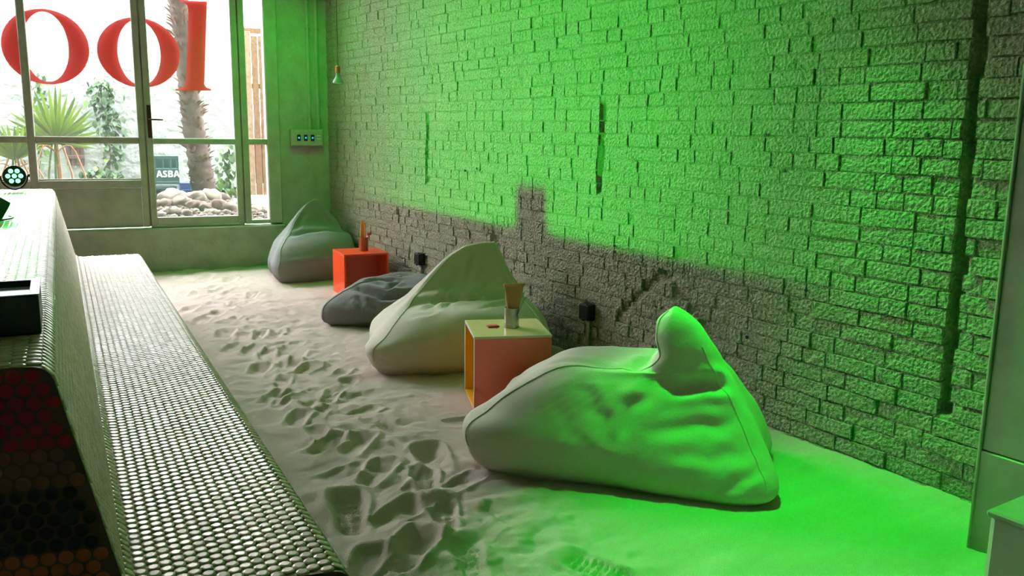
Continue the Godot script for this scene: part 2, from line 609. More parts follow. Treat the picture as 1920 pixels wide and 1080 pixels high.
func brick_mesh(l: float, h: float, sd: int, rough: float) -> ArrayMesh:
	var n := FastNoiseLite.new()
	n.seed = sd
	n.frequency = 9.0
	var r := RandomNumberGenerator.new()
	r.seed = sd * 7 + 3
	var nx := 3
	var ny := 2
	var st := begin(false)
	var f := []
	for j in ny + 1:
		var row := []
		for i in nx + 1:
			var x := (float(i) / nx - 0.5) * l
			var y := (float(j) / ny - 0.5) * h
			var edge := i == 0 or i == nx or j == 0 or j == ny
			var z := n.get_noise_2d(x * 2.0, y * 2.0) * rough + r.randf_range(-0.3, 0.3) * rough
			if edge:
				z -= r.randf_range(0.0005, 0.003)
				x *= r.randf_range(0.972, 0.995)
				y *= r.randf_range(0.89, 0.975)
			row.append(Vector3(x, y, z))
		f.append(row)
	for j in ny:
		for i in nx:
			tri(st, f[j][i], f[j][i + 1], f[j + 1][i + 1], Vector3.BACK)
			tri(st, f[j][i], f[j + 1][i + 1], f[j + 1][i], Vector3.BACK)
	var ring := []
	for i in nx: ring.append(f[0][i])
	for j in ny: ring.append(f[j][nx])
	for i in nx: ring.append(f[ny][nx - i])
	for j in ny: ring.append(f[ny - j][0])
	for k in ring.size():
		var a: Vector3 = ring[k]
		var b: Vector3 = ring[(k + 1) % ring.size()]
		var o := Vector3((a.x + b.x) / l, (a.y + b.y) / h, 0)
		var a2 := Vector3(signf(a.x) * minf(absf(a.x) * 1.03, l * 0.5), a.y * 1.05, -0.03)
		var b2 := Vector3(signf(b.x) * minf(absf(b.x) * 1.03, l * 0.5), b.y * 1.05, -0.03)
		tri(st, a, b, b2, o)
		tri(st, a, b2, a2, o)
	return done(st)

func build_brick_wall() -> void:
	var w := thing("wall_right", "rough painted brick wall with cut chases beside the sand", "wall", Vector3.ZERO, 0.0, "", "structure")
	# chases cut in the wall
	for g in [[801, 217, 800, 340, 0.05, 0.03], [1131, 195, 1122, 360, 0.055, 0.035], [1848, -80, 1768, 772, 0.05, 0.05], [632, 240, 632, 320, 0.05, 0.03], [745, 398, 748, 415, 0.05, 0.03]]:
		var top := on_wall(g[0], g[1])
		var bot := on_wall(g[2], g[3])
		grooves.append([bot.z, top.z, bot.y, top.y, g[4], g[5]])
	for g in [[1245, 508, 1160, 590, 0.022, 0.012], [1245, 508, 1330, 625, 0.022, 0.012], [1245, 512, 1248, 516, 0.04, 0.025], [925, 442, 930, 452, 0.035, 0.025], [1270, 478, 1300, 480, 0.015, 0.01]]:
		var a := on_wall(g[0], g[1])
		var b := on_wall(g[2], g[3])
		slants.append([Vector2(a.z, a.y), Vector2(b.z, b.y), g[4], g[5]])
	var n := FastNoiseLite.new()
	n.seed = 5
	n.frequency = 6.0
	# mortar bed
	var z0 := -8.62
	var z1 := -1.25
	var rows := []
	var ny := 150
	var nz := 400
	for j in ny + 1:
		var row := PackedVector3Array()
		for i in nz + 1:
			var z := lerpf(z0, z1, float(i) / nz)
			var y := lerpf(-0.14, 2.86, float(j) / ny)
			var open_joint := maxf(clampf((0.85 - y) / 0.5, 0.0, 1.0), clampf((z + 3.0) / 1.2, 0.0, 1.0))
			var d := 0.0075 + 0.004 * open_joint + n.get_noise_2d(z, y) * 0.004 + groove_depth(z, y)
			row.append(Vector3(WALL_X + d, y, z))
		rows.append(row)
	part("mortar_bed", grid(rows, false, false, false, true), M.painted_mortar, w)
	slab("wall_core", Vector3(WALL_X + 0.08, -0.14, -9.3), Vector3(WALL_X + 0.5, CEIL, 3.2), M.painted_mortar, w, 0.0)
	slab("upper_plaster", Vector3(WALL_X + 0.0, 2.84, -8.62), Vector3(WALL_X + 0.1, CEIL, -0.6), M.plaster, w, 0.003)
	# bricks
	var course := 0.0725
	var bh := 0.0675
	var stretch := []
	var header := []
	for k in 8:
		stretch.append(brick_mesh(0.238, bh, 100 + k, 0.004))
		header.append(brick_mesh(0.116, bh, 200 + k, 0.004))
	var face := Basis(Vector3.UP, -PI / 2)
	var list := []
	var r := RandomNumberGenerator.new()
	r.seed = 99
	for k in 41:
		var y := -0.09 + course * k
		var z := z0 + r.randf_range(-0.2, 0.0)
		while z < z1:
			var is_h := r.randf() < 0.42
			var l := 0.116 if is_h else 0.238
			var zc := z + l * 0.5
			z += l + 0.008
			var pieces := [[zc - l * 0.5, zc + l * 0.5]]
			for g in grooves:
				if y + 0.03 < g[2] or y - 0.03 > g[3]: continue
				var gc: float = lerpf(g[0], g[1], clampf((y - g[2]) / (g[3] - g[2]), 0, 1))
				var cut := []
				for q in pieces:
					var g0: float = gc - g[4] * 0.5
					var g1: float = gc + g[4] * 0.5
					if q[1] < g0 or q[0] > g1:
						cut.append(q)
						continue
					if g0 - q[0] > 0.025: cut.append([q[0], g0 + r.randf_range(-0.008, 0.006)])
					if q[1] - g1 > 0.025: cut.append([g1 + r.randf_range(-0.006, 0.008), q[1]])
				pieces = cut
			var near_slant := false
			for g in slants:
				var mp := Geometry2D.get_closest_point_to_segment(Vector2(zc, y), g[0], g[1])
				if mp.distance_to(Vector2(zc, y)) < g[2] + l * 0.55: near_slant = true
			if near_slant:
				var cut := []
				for q in pieces:
					var m2 := maxi(2, int(round((q[1] - q[0]) / 0.045)))
					for j in m2:
						var a: float = lerpf(q[0], q[1], float(j) / m2)
						var b: float = lerpf(q[0], q[1], float(j + 1) / m2)
						var keep := true
						for g in slants:
							var pc := Vector2((a + b) * 0.5, y)
							if Geometry2D.get_closest_point_to_segment(pc, g[0], g[1]).distance_to(pc) < g[2] + 0.012: keep = false
						if keep: cut.append([a, b])
				pieces = cut
			for q in pieces:
				var ll: float = q[1] - q[0]
				if ll < 0.02: continue
				var big: bool = ll > 0.16
				var zz: float = (q[0] + q[1]) * 0.5
				var near := clampf((zz + 3.4) / 1.6, 0.0, 1.0) if y < 1.2 else clampf((zz + 2.8) / 1.2, 0.0, 1.0)
				var low := clampf((0.8 - y) / 0.6, 0.0, 1.0)
				var jut := r.randf_range(-0.003, 0.003) + r.randf_range(-0.007, 0.008) * maxf(near, low * 0.45)
				var b := face * Basis(Vector3.BACK, r.randf_range(-0.012, 0.012)) * Basis(Vector3.UP, r.randf_range(-0.02, 0.02))
				if r.randf() < 0.5: b = b * Basis(Vector3.BACK, PI)
				b = b * Basis.from_scale(Vector3(ll / (0.238 if big else 0.116), r.randf_range(0.94, 1.06), 1.0))
				var pos := Vector3(WALL_X - jut, y + r.randf_range(-0.003, 0.003), zz)
				var mesh: Mesh = stretch[r.randi() % 8] if big else header[r.randi() % 8]
				var px := to_px(pos)
				var area := 0.0
				if px.z > 0 and px.x > -10 and px.x < 1870 and px.y > -10 and px.y < 1080 and y > -0.03:
					var pa := to_px(Vector3(pos.x, y, q[0]))
					var pb := to_px(Vector3(pos.x, y, q[1]))
					area = absf(pb.x - pa.x) / px.z
				list.append([area, mesh, Transform3D(b, pos)])
	list.sort_custom(func(a, b): return a[0] > b[0])
	var field := SurfaceTool.new()
	field.begin(Mesh.PRIMITIVE_TRIANGLES)
	for k in list.size():
		if k < 300:
			part("brick", list[k][1], M.painted_brick, w, list[k][2])
		else:
			field.append_from(list[k][1], 0, list[k][2])
	var fm := part("brick_field", field.commit(), M.painted_brick, w)
	fm.set_meta("kind", "stuff")
	# a chip of bare red brick and a few screw holes
	var chip := on_wall(1848, 166)
	part("bare_chip", brick_mesh(0.03, 0.05, 300, 0.004), M.tile_red, w, Transform3D(face, Vector3(WALL_X + 0.004, chip.y, chip.z)))
	for q in [[895, 316], [873, 320], [1153, 472], [1739, 253], [1437, 253], [1471, 320], [1513, 544], [1402, 632], [1182, 572], [1153, 461]]:
		var p := on_wall(q[0], q[1])
		part("screw_hole", lathe_hard([[0.0, 0.0], [0.009, 0.0], [0.009, 0.004], [0.0, 0.004]], 10), M.black_plastic, w, Transform3D(Basis(Vector3.BACK, PI / 2), Vector3(WALL_X - 0.004, p.y, p.z)))

# ------------------------------------------------------------------ wall with the window
const GLASS_N := -0.085
func bslab(called: String, a: Vector3, b: Vector3, m: Material, parent: Node, bev := 0.004) -> MeshInstance3D:
	return slab(called, a, b, m, parent, bev)

func build_window_wall() -> void:
	var turn := deg_to_rad(BACK_TURN)
	var nf := -0.05
	var top := 3.42  # window carried up beyond view to let in more sky light
	# masonry
	var w := thing("wall_back", "painted wall with a low parapet under the window", "wall", back_o, turn, "", "structure")
	slab("parapet", Vector3(-4.6, -0.14, -0.22), Vector3(1.196, 0.452, 0.0), M.plaster, w, 0.012)
	slab("pier", Vector3(1.165, -0.14, -0.3), Vector3(2.3, CEIL, nf - 0.005), M.plaster, w, 0.006)
	slab("lintel", Vector3(-4.6, top, -0.3), Vector3(1.165, CEIL, nf - 0.005), M.plaster, w, 0.006)
	slab("side_pier", Vector3(-5.2, -0.14, -0.3), Vector3(-3.6, CEIL, nf - 0.005), M.plaster, w, 0.006)
	# pixels to wall frame
	var yb := 0.462
	var y_mid0 := on_back(286, 270, nf).y
	var y_mid1 := on_back(286, 257.5, nf).y
	var y_g0 := on_back(170, 338, nf).y      # lower edge of the fixed glass
	var s_a0 := on_back(53, 300, nf).x       # mullion between the fixed panes
	var s_a1 := on_back(69, 300, nf).x
	var s_b0 := on_back(262, 300, nf).x      # stile of fixed window, then the door
	var s_b1 := on_back(274.5, 300, nf).x
	var s_d0 := on_back(276.5, 300, nf).x
	var s_d1 := on_back(289, 300, nf).x
	var s_d2 := on_back(442, 300, nf).x
	var s_d3 := on_back(454, 300, nf).x
	var s_e0 := on_back(456, 300, nf).x
	var s_e1 := on_back(468, 300, nf).x
	var s_e2 := on_back(502, 300, nf).x
	var s_e3 := on_back(527, 300, nf).x
	# fixed window
	var win := thing("window_1", "fixed window of large panes in a painted wooden frame", "window", back_o, turn, "", "structure")
	var pm: Material = M.painted_wood
	var s_l := -3.6  # unseen left panes, extended to bring more daylight onto the sand
	var mulls := [[s_l, s_l + 0.08], [-2.3, -2.23], [s_a0, s_a1], [s_b0, s_b1]]
	for q in mulls:
		slab("mullion", Vector3(q[0], yb, nf - 0.06), Vector3(q[1], top, nf), pm, win, 0.006)
	for k in 3:
		var a: float = mulls[k][1]
		var b: float = mulls[k + 1][0]
		slab("rail", Vector3(a, y_mid0, nf - 0.055), Vector3(b, y_mid1, nf - 0.004), pm, win, 0.006)
		slab("rail", Vector3(a, y_g0 - 0.075, nf - 0.055), Vector3(b, y_g0, nf - 0.002), pm, win, 0.006)
		slab("rail", Vector3(a, yb, nf - 0.055), Vector3(b, yb + 0.012, nf - 0.002), pm, win, 0.003)
		slab("head_rail", Vector3(a, top - 0.08, nf - 0.055), Vector3(b, top, nf - 0.002), pm, win, 0.006)
		slab("panel", Vector3(a + 0.002, yb + 0.014, nf - 0.05), Vector3(b - 0.002, y_g0 - 0.078, nf - 0.014), pm, win, 0.003)
		slab("bead", Vector3(a, y_g0, GLASS_N), Vector3(b, y_g0 + 0.012, nf - 0.02), pm, win, 0.002)
		slab("pane", Vector3(a, y_g0, GLASS_N - 0.004), Vector3(b, y_mid0, GLASS_N), M.glass, win, 0.0)
		slab("pane", Vector3(a, y_mid1, GLASS_N - 0.004), Vector3(b, top - 0.08, GLASS_N), M.glass, win, 0.0)
	# door with two panes
	var d := thing("door_1", "half-glazed door in a painted wooden frame with bronze handle", "door", back_o, turn, "", "structure")
	var db := yb + 0.012
	var y_dg := on_back(292, 408, nf).y
	slab("stile", Vector3(s_d0, db, nf - 0.05), Vector3(s_d1, top - 0.1, nf + 0.004), pm, d, 0.005)
	slab("stile", Vector3(s_d2, db, nf - 0.05), Vector3(s_d3, top - 0.1, nf + 0.004), pm, d, 0.005)
	slab("bottom_rail", Vector3(s_d1, db, nf - 0.05), Vector3(s_d2, y_dg, nf + 0.002), pm, d, 0.005)
	slab("middle_rail", Vector3(s_d1, y_mid0, nf - 0.05), Vector3(s_d2, y_mid1 - 0.008, nf + 0.002), pm, d, 0.005)
	slab("top_rail", Vector3(s_d1, top - 0.2, nf - 0.05), Vector3(s_d2, top - 0.1, nf + 0.002), pm, d, 0.005)
	slab("pane", Vector3(s_d1, y_dg, GLASS_N - 0.004), Vector3(s_d2, y_mid0, GLASS_N), M.glass, d, 0.0)
	slab("pane", Vector3(s_d1, y_mid1 - 0.008, GLASS_N - 0.004), Vector3(s_d2, top - 0.2, GLASS_N), M.glass, d, 0.0)
	slab("head", Vector3(s_d0, top - 0.098, nf - 0.06), Vector3(s_d3, top, nf), pm, d, 0.004)
	slab("threshold", Vector3(s_d0, yb - 0.006, nf - 0.06), Vector3(s_d3, yb + 0.008, nf + 0.006), pm, d, 0.003)
	slab("jamb", Vector3(s_b0 + 0.01, yb, nf - 0.075), Vector3(s_d1 - 0.01, top, nf - 0.061), pm, d, 0.002)
	slab("jamb", Vector3(s_d2 + 0.01, yb, nf - 0.075), Vector3(s_e1 - 0.01, top, nf - 0.061), pm, d, 0.002)
	# handle
	var hc := on_back(281, 228, nf + 0.01)
	var hp := part("handle_plate", box(Vector3(0.036, 0.30, 0.008), 0.004), M.bronze, d, at(hc.x - 0.004, hc.y, nf + 0.009))
	part("lever", tube(curve([Vector3(0, 0.02, 0.0), Vector3(0.0, 0.02, 0.045), Vector3(0.03, 0.021, 0.052), Vector3(0.115, 0.018, 0.05)], 14), 0.0075, 8), M.bronze, hp)
	part("keyhole", lathe_hard([[0.0, 0.0], [0.008, 0.0], [0.008, 0.006], [0.0, 0.006]], 10), M.black_metal, hp, Transform3D(Basis(Vector3.RIGHT, PI / 2), Vector3(0, -0.07, 0.004)))
	# sidelight
	var sl := thing("window_2", "narrow sidelight window between the door and the wall", "window", back_o, turn, "", "structure")
	slab("post", Vector3(s_e0, yb, nf - 0.06), Vector3(s_e1, top, nf), pm, sl, 0.006)
	slab("post", Vector3(s_e2, yb, nf - 0.16), Vector3(s_e3, top, nf + 0.012), pm, sl, 0.01)
	slab("rail", Vector3(s_e1, y_mid0, nf - 0.055), Vector3(s_e2, y_mid1 - 0.006, nf - 0.004), pm, sl, 0.005)
	slab("rail", Vector3(s_e1, yb, nf - 0.055), Vector3(s_e2, yb + 0.04, nf - 0.004), pm, sl, 0.005)
	slab("rail", Vector3(s_e1, top - 0.08, nf - 0.055), Vector3(s_e2, top, nf - 0.004), pm, sl, 0.005)
	slab("pane", Vector3(s_e1, yb + 0.04, GLASS_N - 0.004), Vector3(s_e2, y_mid0, GLASS_N), M.glass, sl, 0.0)
	slab("pane", Vector3(s_e1, y_mid1, GLASS_N - 0.004), Vector3(s_e2, top - 0.08, GLASS_N), M.glass, sl, 0.0)
	# red letters stuck on the outside of the glass
	var ln := -0.12
	for q in [[86, 88, 81, 71, "window beside the palm"], [261, 99, 76, 66, "window across the door stile"]]:
		var c := on_back(q[0], q[1], ln)
		var e := on_back(q[0] + q[2], q[1], ln)
		var f := on_back(q[0], q[1] - q[3], ln)
		var rx := e.x - c.x
		var ry := f.y - c.y
		var outer := PackedVector2Array()
		var inner := PackedVector2Array()
		for k in 64:
			var a := TAU * k / 64.0
			outer.append(Vector2(cos(a) * rx, sin(a) * ry))
			inner.append(Vector2(cos(a) * rx * 0.52 + 0.0, sin(a) * ry * 0.93))
		var o := part("letter_o", extrude(outer, 0.003, inner), M.vinyl_red, self, Transform3D(back_b, back_pt(c.x, c.y, ln)))
		tag(o, "red serif letter o stuck on the glass of the " + q[4], "letter", "red window letters")
	var pts := PackedVector2Array()
	var o0 := on_back(360, 100, ln)
	for q in [[388, 3], [388, 6], [386, 60], [384, 130], [383, 158], [387, 164], [396, 167], [396, 170], [329, 170], [329, 167], [342, 164], [348, 155], [350, 120], [353, 20], [351, 10], [346, 6], [337, 4], [337, 1]]:
		var p := on_back(q[0], q[1], ln)
		pts.append(Vector2(p.x - o0.x, p.y - o0.y))
	var lo := part("letter_l", extrude(pts, 0.003), M.vinyl_red, self, Transform3D(back_b, back_pt(o0.x, o0.y, ln)))
	tag(lo, "red serif letter l stuck on the door glass over the palm trunk", "letter", "red window letters")

# ------------------------------------------------------------------ courtyard
func leaf_mesh(l: float, w: float, fold := 0.25, bend := 0.2) -> ArrayMesh:
	var st := begin(true)
	var n := 4
	var rowp := []
	for k in n + 1:
		var t := float(k) / n
		var ww := w * sin(PI * (0.12 + 0.86 * t)) * 0.5 if k < n else 0.0
		var y := -bend * l * t * t
		rowp.append([Vector3(-ww, y + ww * fold, l * t), Vector3(0, y, l * t), Vector3(ww, y + ww * fold, l * t)])
	for k in n:
		for j in 2:
			tri(st, rowp[k][j], rowp[k][j + 1], rowp[k + 1][j + 1], Vector3.UP)
			tri(st, rowp[k][j], rowp[k + 1][j + 1], rowp[k + 1][j], Vector3.UP)
	return done(st)

func rock_mesh(sd: int) -> ArrayMesh:
	var n := FastNoiseLite.new()
	n.seed = sd
	n.frequency = 0.9
	var rows := []
	for j in 9:
		var a := PI * j / 8.0
		var row := PackedVector3Array()
		for i in 12:
			var b := TAU * i / 12.0
			var d := Vector3(sin(a) * cos(b), cos(a), sin(a) * sin(b))
			var r := 0.5 + 0.28 * n.get_noise_3dv(d * 1.3) + 0.1 * n.get_noise_3dv(d * 4.0)
			row.append(d * r)
		rows.append(row)
	return grid(rows, true, false, false, false)

func vine(called: String, label: String, px: Array, n: float, count: int, spread: float, y0: float, sd: int, young := 0.15) -> void:
	var base := on_back(px[0][0], px[0][1], n)
	var t := thing(called, label, "vine", back_pt(base.x, base.y, n), deg_to_rad(BACK_TURN))
	var pts := []
	for q in px:
		var p := on_back(q[0], q[1], n)
		pts.append(Vector3(p.x - base.x, p.y - base.y, 0.0))
	part("stem", tube(curve(pts, 24), 0.009, 6), M.dry_branch, t)
	var r := RandomNumberGenerator.new()
	r.seed = sd
	var lm := leaf_mesh(0.1, 0.075)
	var line := curve(pts, 60)
	var sets := [[], []]
	for k in count:
		var p := line[r.randi() % 60]
		var wide: float = spread * r.randf_range(0.3, 1.0)
		p += Vector3(r.randfn(0, 0.5) * wide, r.randfn(0, 0.35) * wide * 0.7, absf(r.randfn(0, 0.3)) * 0.12)
		var b := Basis(Vector3.UP, r.randf_range(-1.4, 1.4)) * Basis(Vector3.RIGHT, r.randf_range(0.3, 1.5)) * Basis(Vector3.BACK, r.randf_range(-0.6, 0.6))
		sets[0 if r.randf() > young else 1].append(Transform3D(b.scaled(Vector3.ONE * r.randf_range(0.5, 1.15)), p))
	for q in 2:
		var st := SurfaceTool.new()
		st.begin(Mesh.PRIMITIVE_TRIANGLES)
		for xf in sets[q]: st.append_from(lm, 0, xf)
		if sets[q].size():
			var f := part("foliage", st.commit(), M.leaf_vine if q == 0 else M.leaf_young, t)
			f.set_meta("kind", "stuff")

func build_courtyard() -> void:
	var turn := deg_to_rad(BACK_TURN)
	var wn := -4.3
	var gy := 0.40
	# ground and walls
	var g := thing("yard_ground", "pale earth ground of the courtyard outside the window", "ground", back_o, turn, "", "structure")
	slab("ground_slab", Vector3(-9.0, 0.1, -7.5), Vector3(6.0, gy, -0.3), M.yard_ground, g, 0.0)
	var s_end := on_back(452, 100, wn).x
	var w := thing("yard_wall", "whitewashed courtyard wall behind the palm", "wall", back_o, turn, "", "structure")
	slab("wall_slab", Vector3(-9.0, 0.3, wn - 0.3), Vector3(s_end, 3.45, wn), M.yard_wall, w, 0.02)
	# stones of the wall plinth, loose courses at its foot
	var r := RandomNumberGenerator.new()
	r.seed = 4
	for k in 40:
		var s := -3.2 + 0.13 * k + r.randf_range(-0.02, 0.02)
		if s > s_end - 0.1: break
		part("plinth_stone", box(Vector3(0.12, 0.075, 0.06), 0.012), M.yard_wall, w, Transform3D(Basis(Vector3.UP, r.randf_range(-0.15, 0.15)), Vector3(s, gy + 0.03, wn + 0.02)))
	# unseen house facade round the window, made tall to shade the yard
	var f := thing("shade_facade", "unseen outer face of the house, made tall to shade the courtyard", "wall", back_o, turn, "", "structure")
	slab("shade_upper_wall", Vector3(-9.0, CEIL + 0.2, -0.3), Vector3(6.0, 8.5, 0.0), M.facade, f, 0.0)
	slab("side_wall", Vector3(-9.0, 0.1, -0.3), Vector3(-5.2, CEIL + 0.2, 0.0), M.facade, f, 0.0)
	slab("side_wall", Vector3(2.3, 0.1, -0.3), Vector3(6.0, CEIL + 0.2, 0.0), M.facade, f, 0.0)
	slab("left_wing", Vector3(-9.3, 0.1, -7.5), Vector3(-9.0, 5.0, 0.0), M.facade, f, 0.0)
	# boarded side wall seen through the sidelight
	var pn := -3.1
	var fence := thing("plank_fence", "weathered fence of red and ochre upright planks beside the courtyard wall", "fence", back_o, turn)
	var s := on_back(462, 200, pn).x
	var mats := [M.plank_pale, M.plank_ochre, M.plank_red, M.plank_ochre, M.plank_red]
	var k2 := 0
	while s < on_back(462, 200, pn).x + 1.6:
		var wd := r.randf_range(0.055, 0.1)
		var topy := on_back(480, 64, pn).y + r.randf_range(-0.03, 0.03)
		slab("plank", Vector3(s, gy + 0.12, pn - 0.03 + r.randf_range(-0.01, 0.01)), Vector3(s + wd, topy, pn + r.randf_range(-0.01, 0.01)), mats[(k2 * 3 + k2 / 3) % 5], fence, 0.005)
		s += wd + 0.008
		k2 += 1
	for yy in [0.75, 1.5, 2.2]:
		slab("batten", Vector3(on_back(462, 200, pn).x, gy + yy, pn - 0.07), Vector3(on_back(462, 200, pn).x + 1.6, gy + yy + 0.07, pn - 0.042), M.plank_ochre, fence, 0.004)
	# palm trunk
	var tb := on_back(386, 372, -2.95)
	var pt := thing("palm_tree", "shaggy brown palm trunk rising in the courtyard behind the door", "palm tree", back_pt(tb.x, gy - 0.03, -2.95), turn)
	var line := []
	for q in [[386, 385, 1.15], [378, 330, 1.0], [368, 270, 0.95], [358, 200, 0.9], [350, 130, 0.86], [343, 60, 0.84], [334, 0, 0.84], [322, -90, 0.82], [312, -180, 0.8]]:
		var p := on_back(q[0], q[1], -2.95)
		line.append([Vector3(p.x - tb.x, p.y - gy + 0.03, 0), q[2]])
	var rows := []
	var nn := FastNoiseLite.new()
	nn.seed = 3
	nn.frequency = 3.0
	var centre := curve(line.map(func(q): return q[0]), 80)
	for k in 80:
		var row := PackedVector3Array()
		var fr: float = lerpf(1.15, 0.84, minf(1.0, k / 40.0)) * 0.128
		for j in 20:
			var a := TAU * j / 20.0
			var rad := fr * (1.0 + 0.16 * nn.get_noise_3d(cos(a) * 0.6, k * 0.35, sin(a) * 0.6)) + 0.008 * (k % 3)
			row.append(centre[k] + Vector3(cos(a) * rad, 0, sin(a) * rad))
		rows.append(row)
	part("trunk", grid(rows, true, true, true, true), M.bark, pt)
	var fm := SurfaceTool.new()
	fm.begin(Mesh.PRIMITIVE_TRIANGLES)
	var sc := leaf_mesh(0.11, 0.05, 0.6, 0.25)
	for k in 420:
		var a := r.randf_range(0.0, TAU)
		var c := centre[r.randi_range(0, 79)]
		var b := Basis(Vector3.UP, a) * Basis(Vector3.RIGHT, r.randf_range(-1.35, -0.7)) * Basis(Vector3.BACK, r.randf_range(-0.7, 0.7))
		fm.append_from(sc, 0, Transform3D(b.scaled(Vector3.ONE * r.randf_range(0.6, 1.2)), c + Vector3(sin(a), 0, cos(a)) * 0.115))
	part("bark_fibres", fm.commit(), M.fibre, pt).set_meta("kind", "stuff")
	# fan palm by the fixed window
	for q in [[105, 268, 335, 0.62, 30, "young fan palm with a broad green fan beyond the window", 1.0, -1.9, 90.0], [28, 300, 335, 0.42, 18, "small fan palm with drooping green fan beside the mullion", 0.8, -1.6, 55.0]]:
		var c := on_back(q[0], q[1], q[7])
		var p := thing("fan_palm", q[5], "palm", back_pt(c.x, gy, q[7]), turn, "fan palms in the courtyard")
		var hub := Vector3(0, c.y - gy, 0)
		var blades := RandomNumberGenerator.new()
		blades.seed = int(q[0])
		for k in int(q[4]):
			var a := deg_to_rad(lerpf(-q[8] * 1.1, q[8] * 1.1, float(k) / (q[4] - 1))) + blades.randf_range(-0.04, 0.04)
			var l: float = q[3] * (1.0 - 0.25 * absf(a) / 1.7) * blades.randf_range(0.85, 1.05)
			var bm := leaf_mesh(l, 0.042, 0.5, 0.08)
			var b := Basis(Vector3.BACK, -a) * Basis(Vector3.RIGHT, -PI / 2 + blades.randf_range(0.05, 0.35))
			part("blade", bm, M.leaf_palm if k % 3 else M.leaf_palm_dark, p, Transform3D(b, hub))
		for k in 7:
			var a := blades.randf_range(-0.22, 0.22)
			part("stalk", tube(curve([Vector3(a * 0.5, 0.0, blades.randf_range(-0.05, 0.05)), Vector3(a * 0.9, hub.y * 0.5, 0), hub + Vector3(a * 0.3, 0.02, 0)], 8), [0.017, 0.016, 0.015, 0.014, 0.013, 0.012, 0.011, 0.01], 6), M.leaf_palm if k % 2 else M.dry_stalk, p)
		for k in 4:
			var a := blades.randf_range(-1.2, 1.2)
			part("dead_leaf", tube(curve([hub + Vector3(0, -0.1, 0), hub + Vector3(sin(a) * 0.2, -0.05, 0.08), hub + Vector3(sin(a) * 0.4, -hub.y * 0.75, 0.12)], 10), 0.007, 5), M.dry_stalk, p)
	# vines on the wall
	vine("wall_vine", "climbing vine with small leaves on the whitewashed wall between palms", [[205, 330], [207, 290], [202, 250], [198, 215], [196, 180], [193, 150]], wn + 0.1, 240, 0.3, gy, 11)
	vine("wall_vine", "bushy vine beside the palm trunk near the sidelight", [[430, 395], [432, 360], [428, 330], [433, 300], [425, 275]], -3.2, 200, 0.28, gy, 12, 0.3)
	vine("wall_vine", "sparse vine creeping behind the fan palm on the wall", [[72, 330], [78, 280], [80, 230], [76, 180], [70, 140]], wn + 0.1, 90, 0.25, gy, 13)
	vine("wall_vine", "low creeper running along the wall foot beside the shutter", [[160, 328], [180, 322], [205, 326], [228, 330]], wn + 0.25, 110, 0.14, gy, 14)
	# shutter on the wall, dead branch
	var s0 := on_back(122, 262, wn)
	var s1 := on_back(160, 310, wn)
	var sh := thing("shutter_door", "small brown wooden shutter door low on the courtyard wall", "shutter", back_pt((s0.x + s1.x) * 0.5, s1.y, wn), turn)
	var sw := s1.x - s0.x
	var hh := s0.y - s1.y
	for k in 4:
		slab("board", Vector3(-sw / 2 + sw * k / 4 + 0.003, 0, 0.0), Vector3(-sw / 2 + sw * (k + 1) / 4 - 0.003, hh, 0.03), M.shutter_brown, sh, 0.004)
	for yy in [0.25, 0.8]:
		slab("brace", Vector3(-sw / 2, hh * yy, 0.03), Vector3(sw / 2, hh * yy + 0.05, 0.055), M.shutter_brown, sh, 0.004)
	var br := on_back(190, 326, -3.4)
	var bn := thing("dead_branch", "dry brown branch lying at the foot of the wall", "branch", back_pt(br.x, gy, -3.4), turn)
	part("limb", tube(curve([Vector3(-0.35, 0.1, 0), Vector3(-0.15, 0.17, 0.03), Vector3(0.1, 0.12, 0), Vector3(0.4, 0.04, 0.05)], 20), 0.022, 7), M.dry_branch, bn)
	part("twig", tube(curve([Vector3(-0.15, 0.16, 0.03), Vector3(-0.25, 0.08, 0.1), Vector3(-0.32, 0.02, 0.1)], 8), 0.01, 5), M.dry_branch, bn)
	# bottle crates
	var cn := -2.75
	for q in [[276, 334.5, 346, 292, "teal bottle crate with white lettering, topmost of its stack", true], [276, 332, 398, 348.5, "teal bottle crate with white lettering, bottom of its stack", true]]:
		var a := on_back(q[0], q[2], cn)
		var b := on_back(q[1], q[3], cn)
		crate(back_pt((a.x + b.x) * 0.5, a.y, cn), Vector3(b.x - a.x, b.y - a.y, 0.3), M.crate_teal, q[4], q[5])
	var ca := on_back(338, 372, -3.3)
	var cb := on_back(407, 342, -3.3)
	crate(back_pt((ca.x + cb.x) * 0.5, ca.y, -3.3), Vector3(cb.x - ca.x, cb.y - ca.y, 0.25), M.crate_blue, "blue plastic crate lying behind the palm trunk", false)
	# rubble heap
	var shapes := []
	for k in 6: shapes.append(rock_mesh(60 + k))
	var heap := [[322, 365, 0.24, -1.9, 0], [345, 372, 0.16, -1.8, 1], [368, 378, 0.2, -1.85, 0], [395, 376, 0.22, -1.95, 0], [415, 372, 0.16, -2.2, 1], [340, 385, 0.17, -1.6, 0], [310, 388, 0.15, -1.6, 1], [365, 392, 0.14, -1.45, 2], [385, 392, 0.13, -1.4, 1], [410, 390, 0.17, -1.45, 2], [430, 394, 0.14, -1.4, 1], [300, 398, 0.1, -1.2, 0], [325, 398, 0.12, -1.25, 1], [350, 400, 0.1, -1.2, 2], [400, 402, 0.1, -1.2, 0], [425, 404, 0.09, -1.2, 1], [480, 395, 0.12, -1.5, 0], [492, 402, 0.1, -1.4, 1], [474, 405, 0.09, -1.3, 2], [488, 388, 0.1, -1.8, 1]]
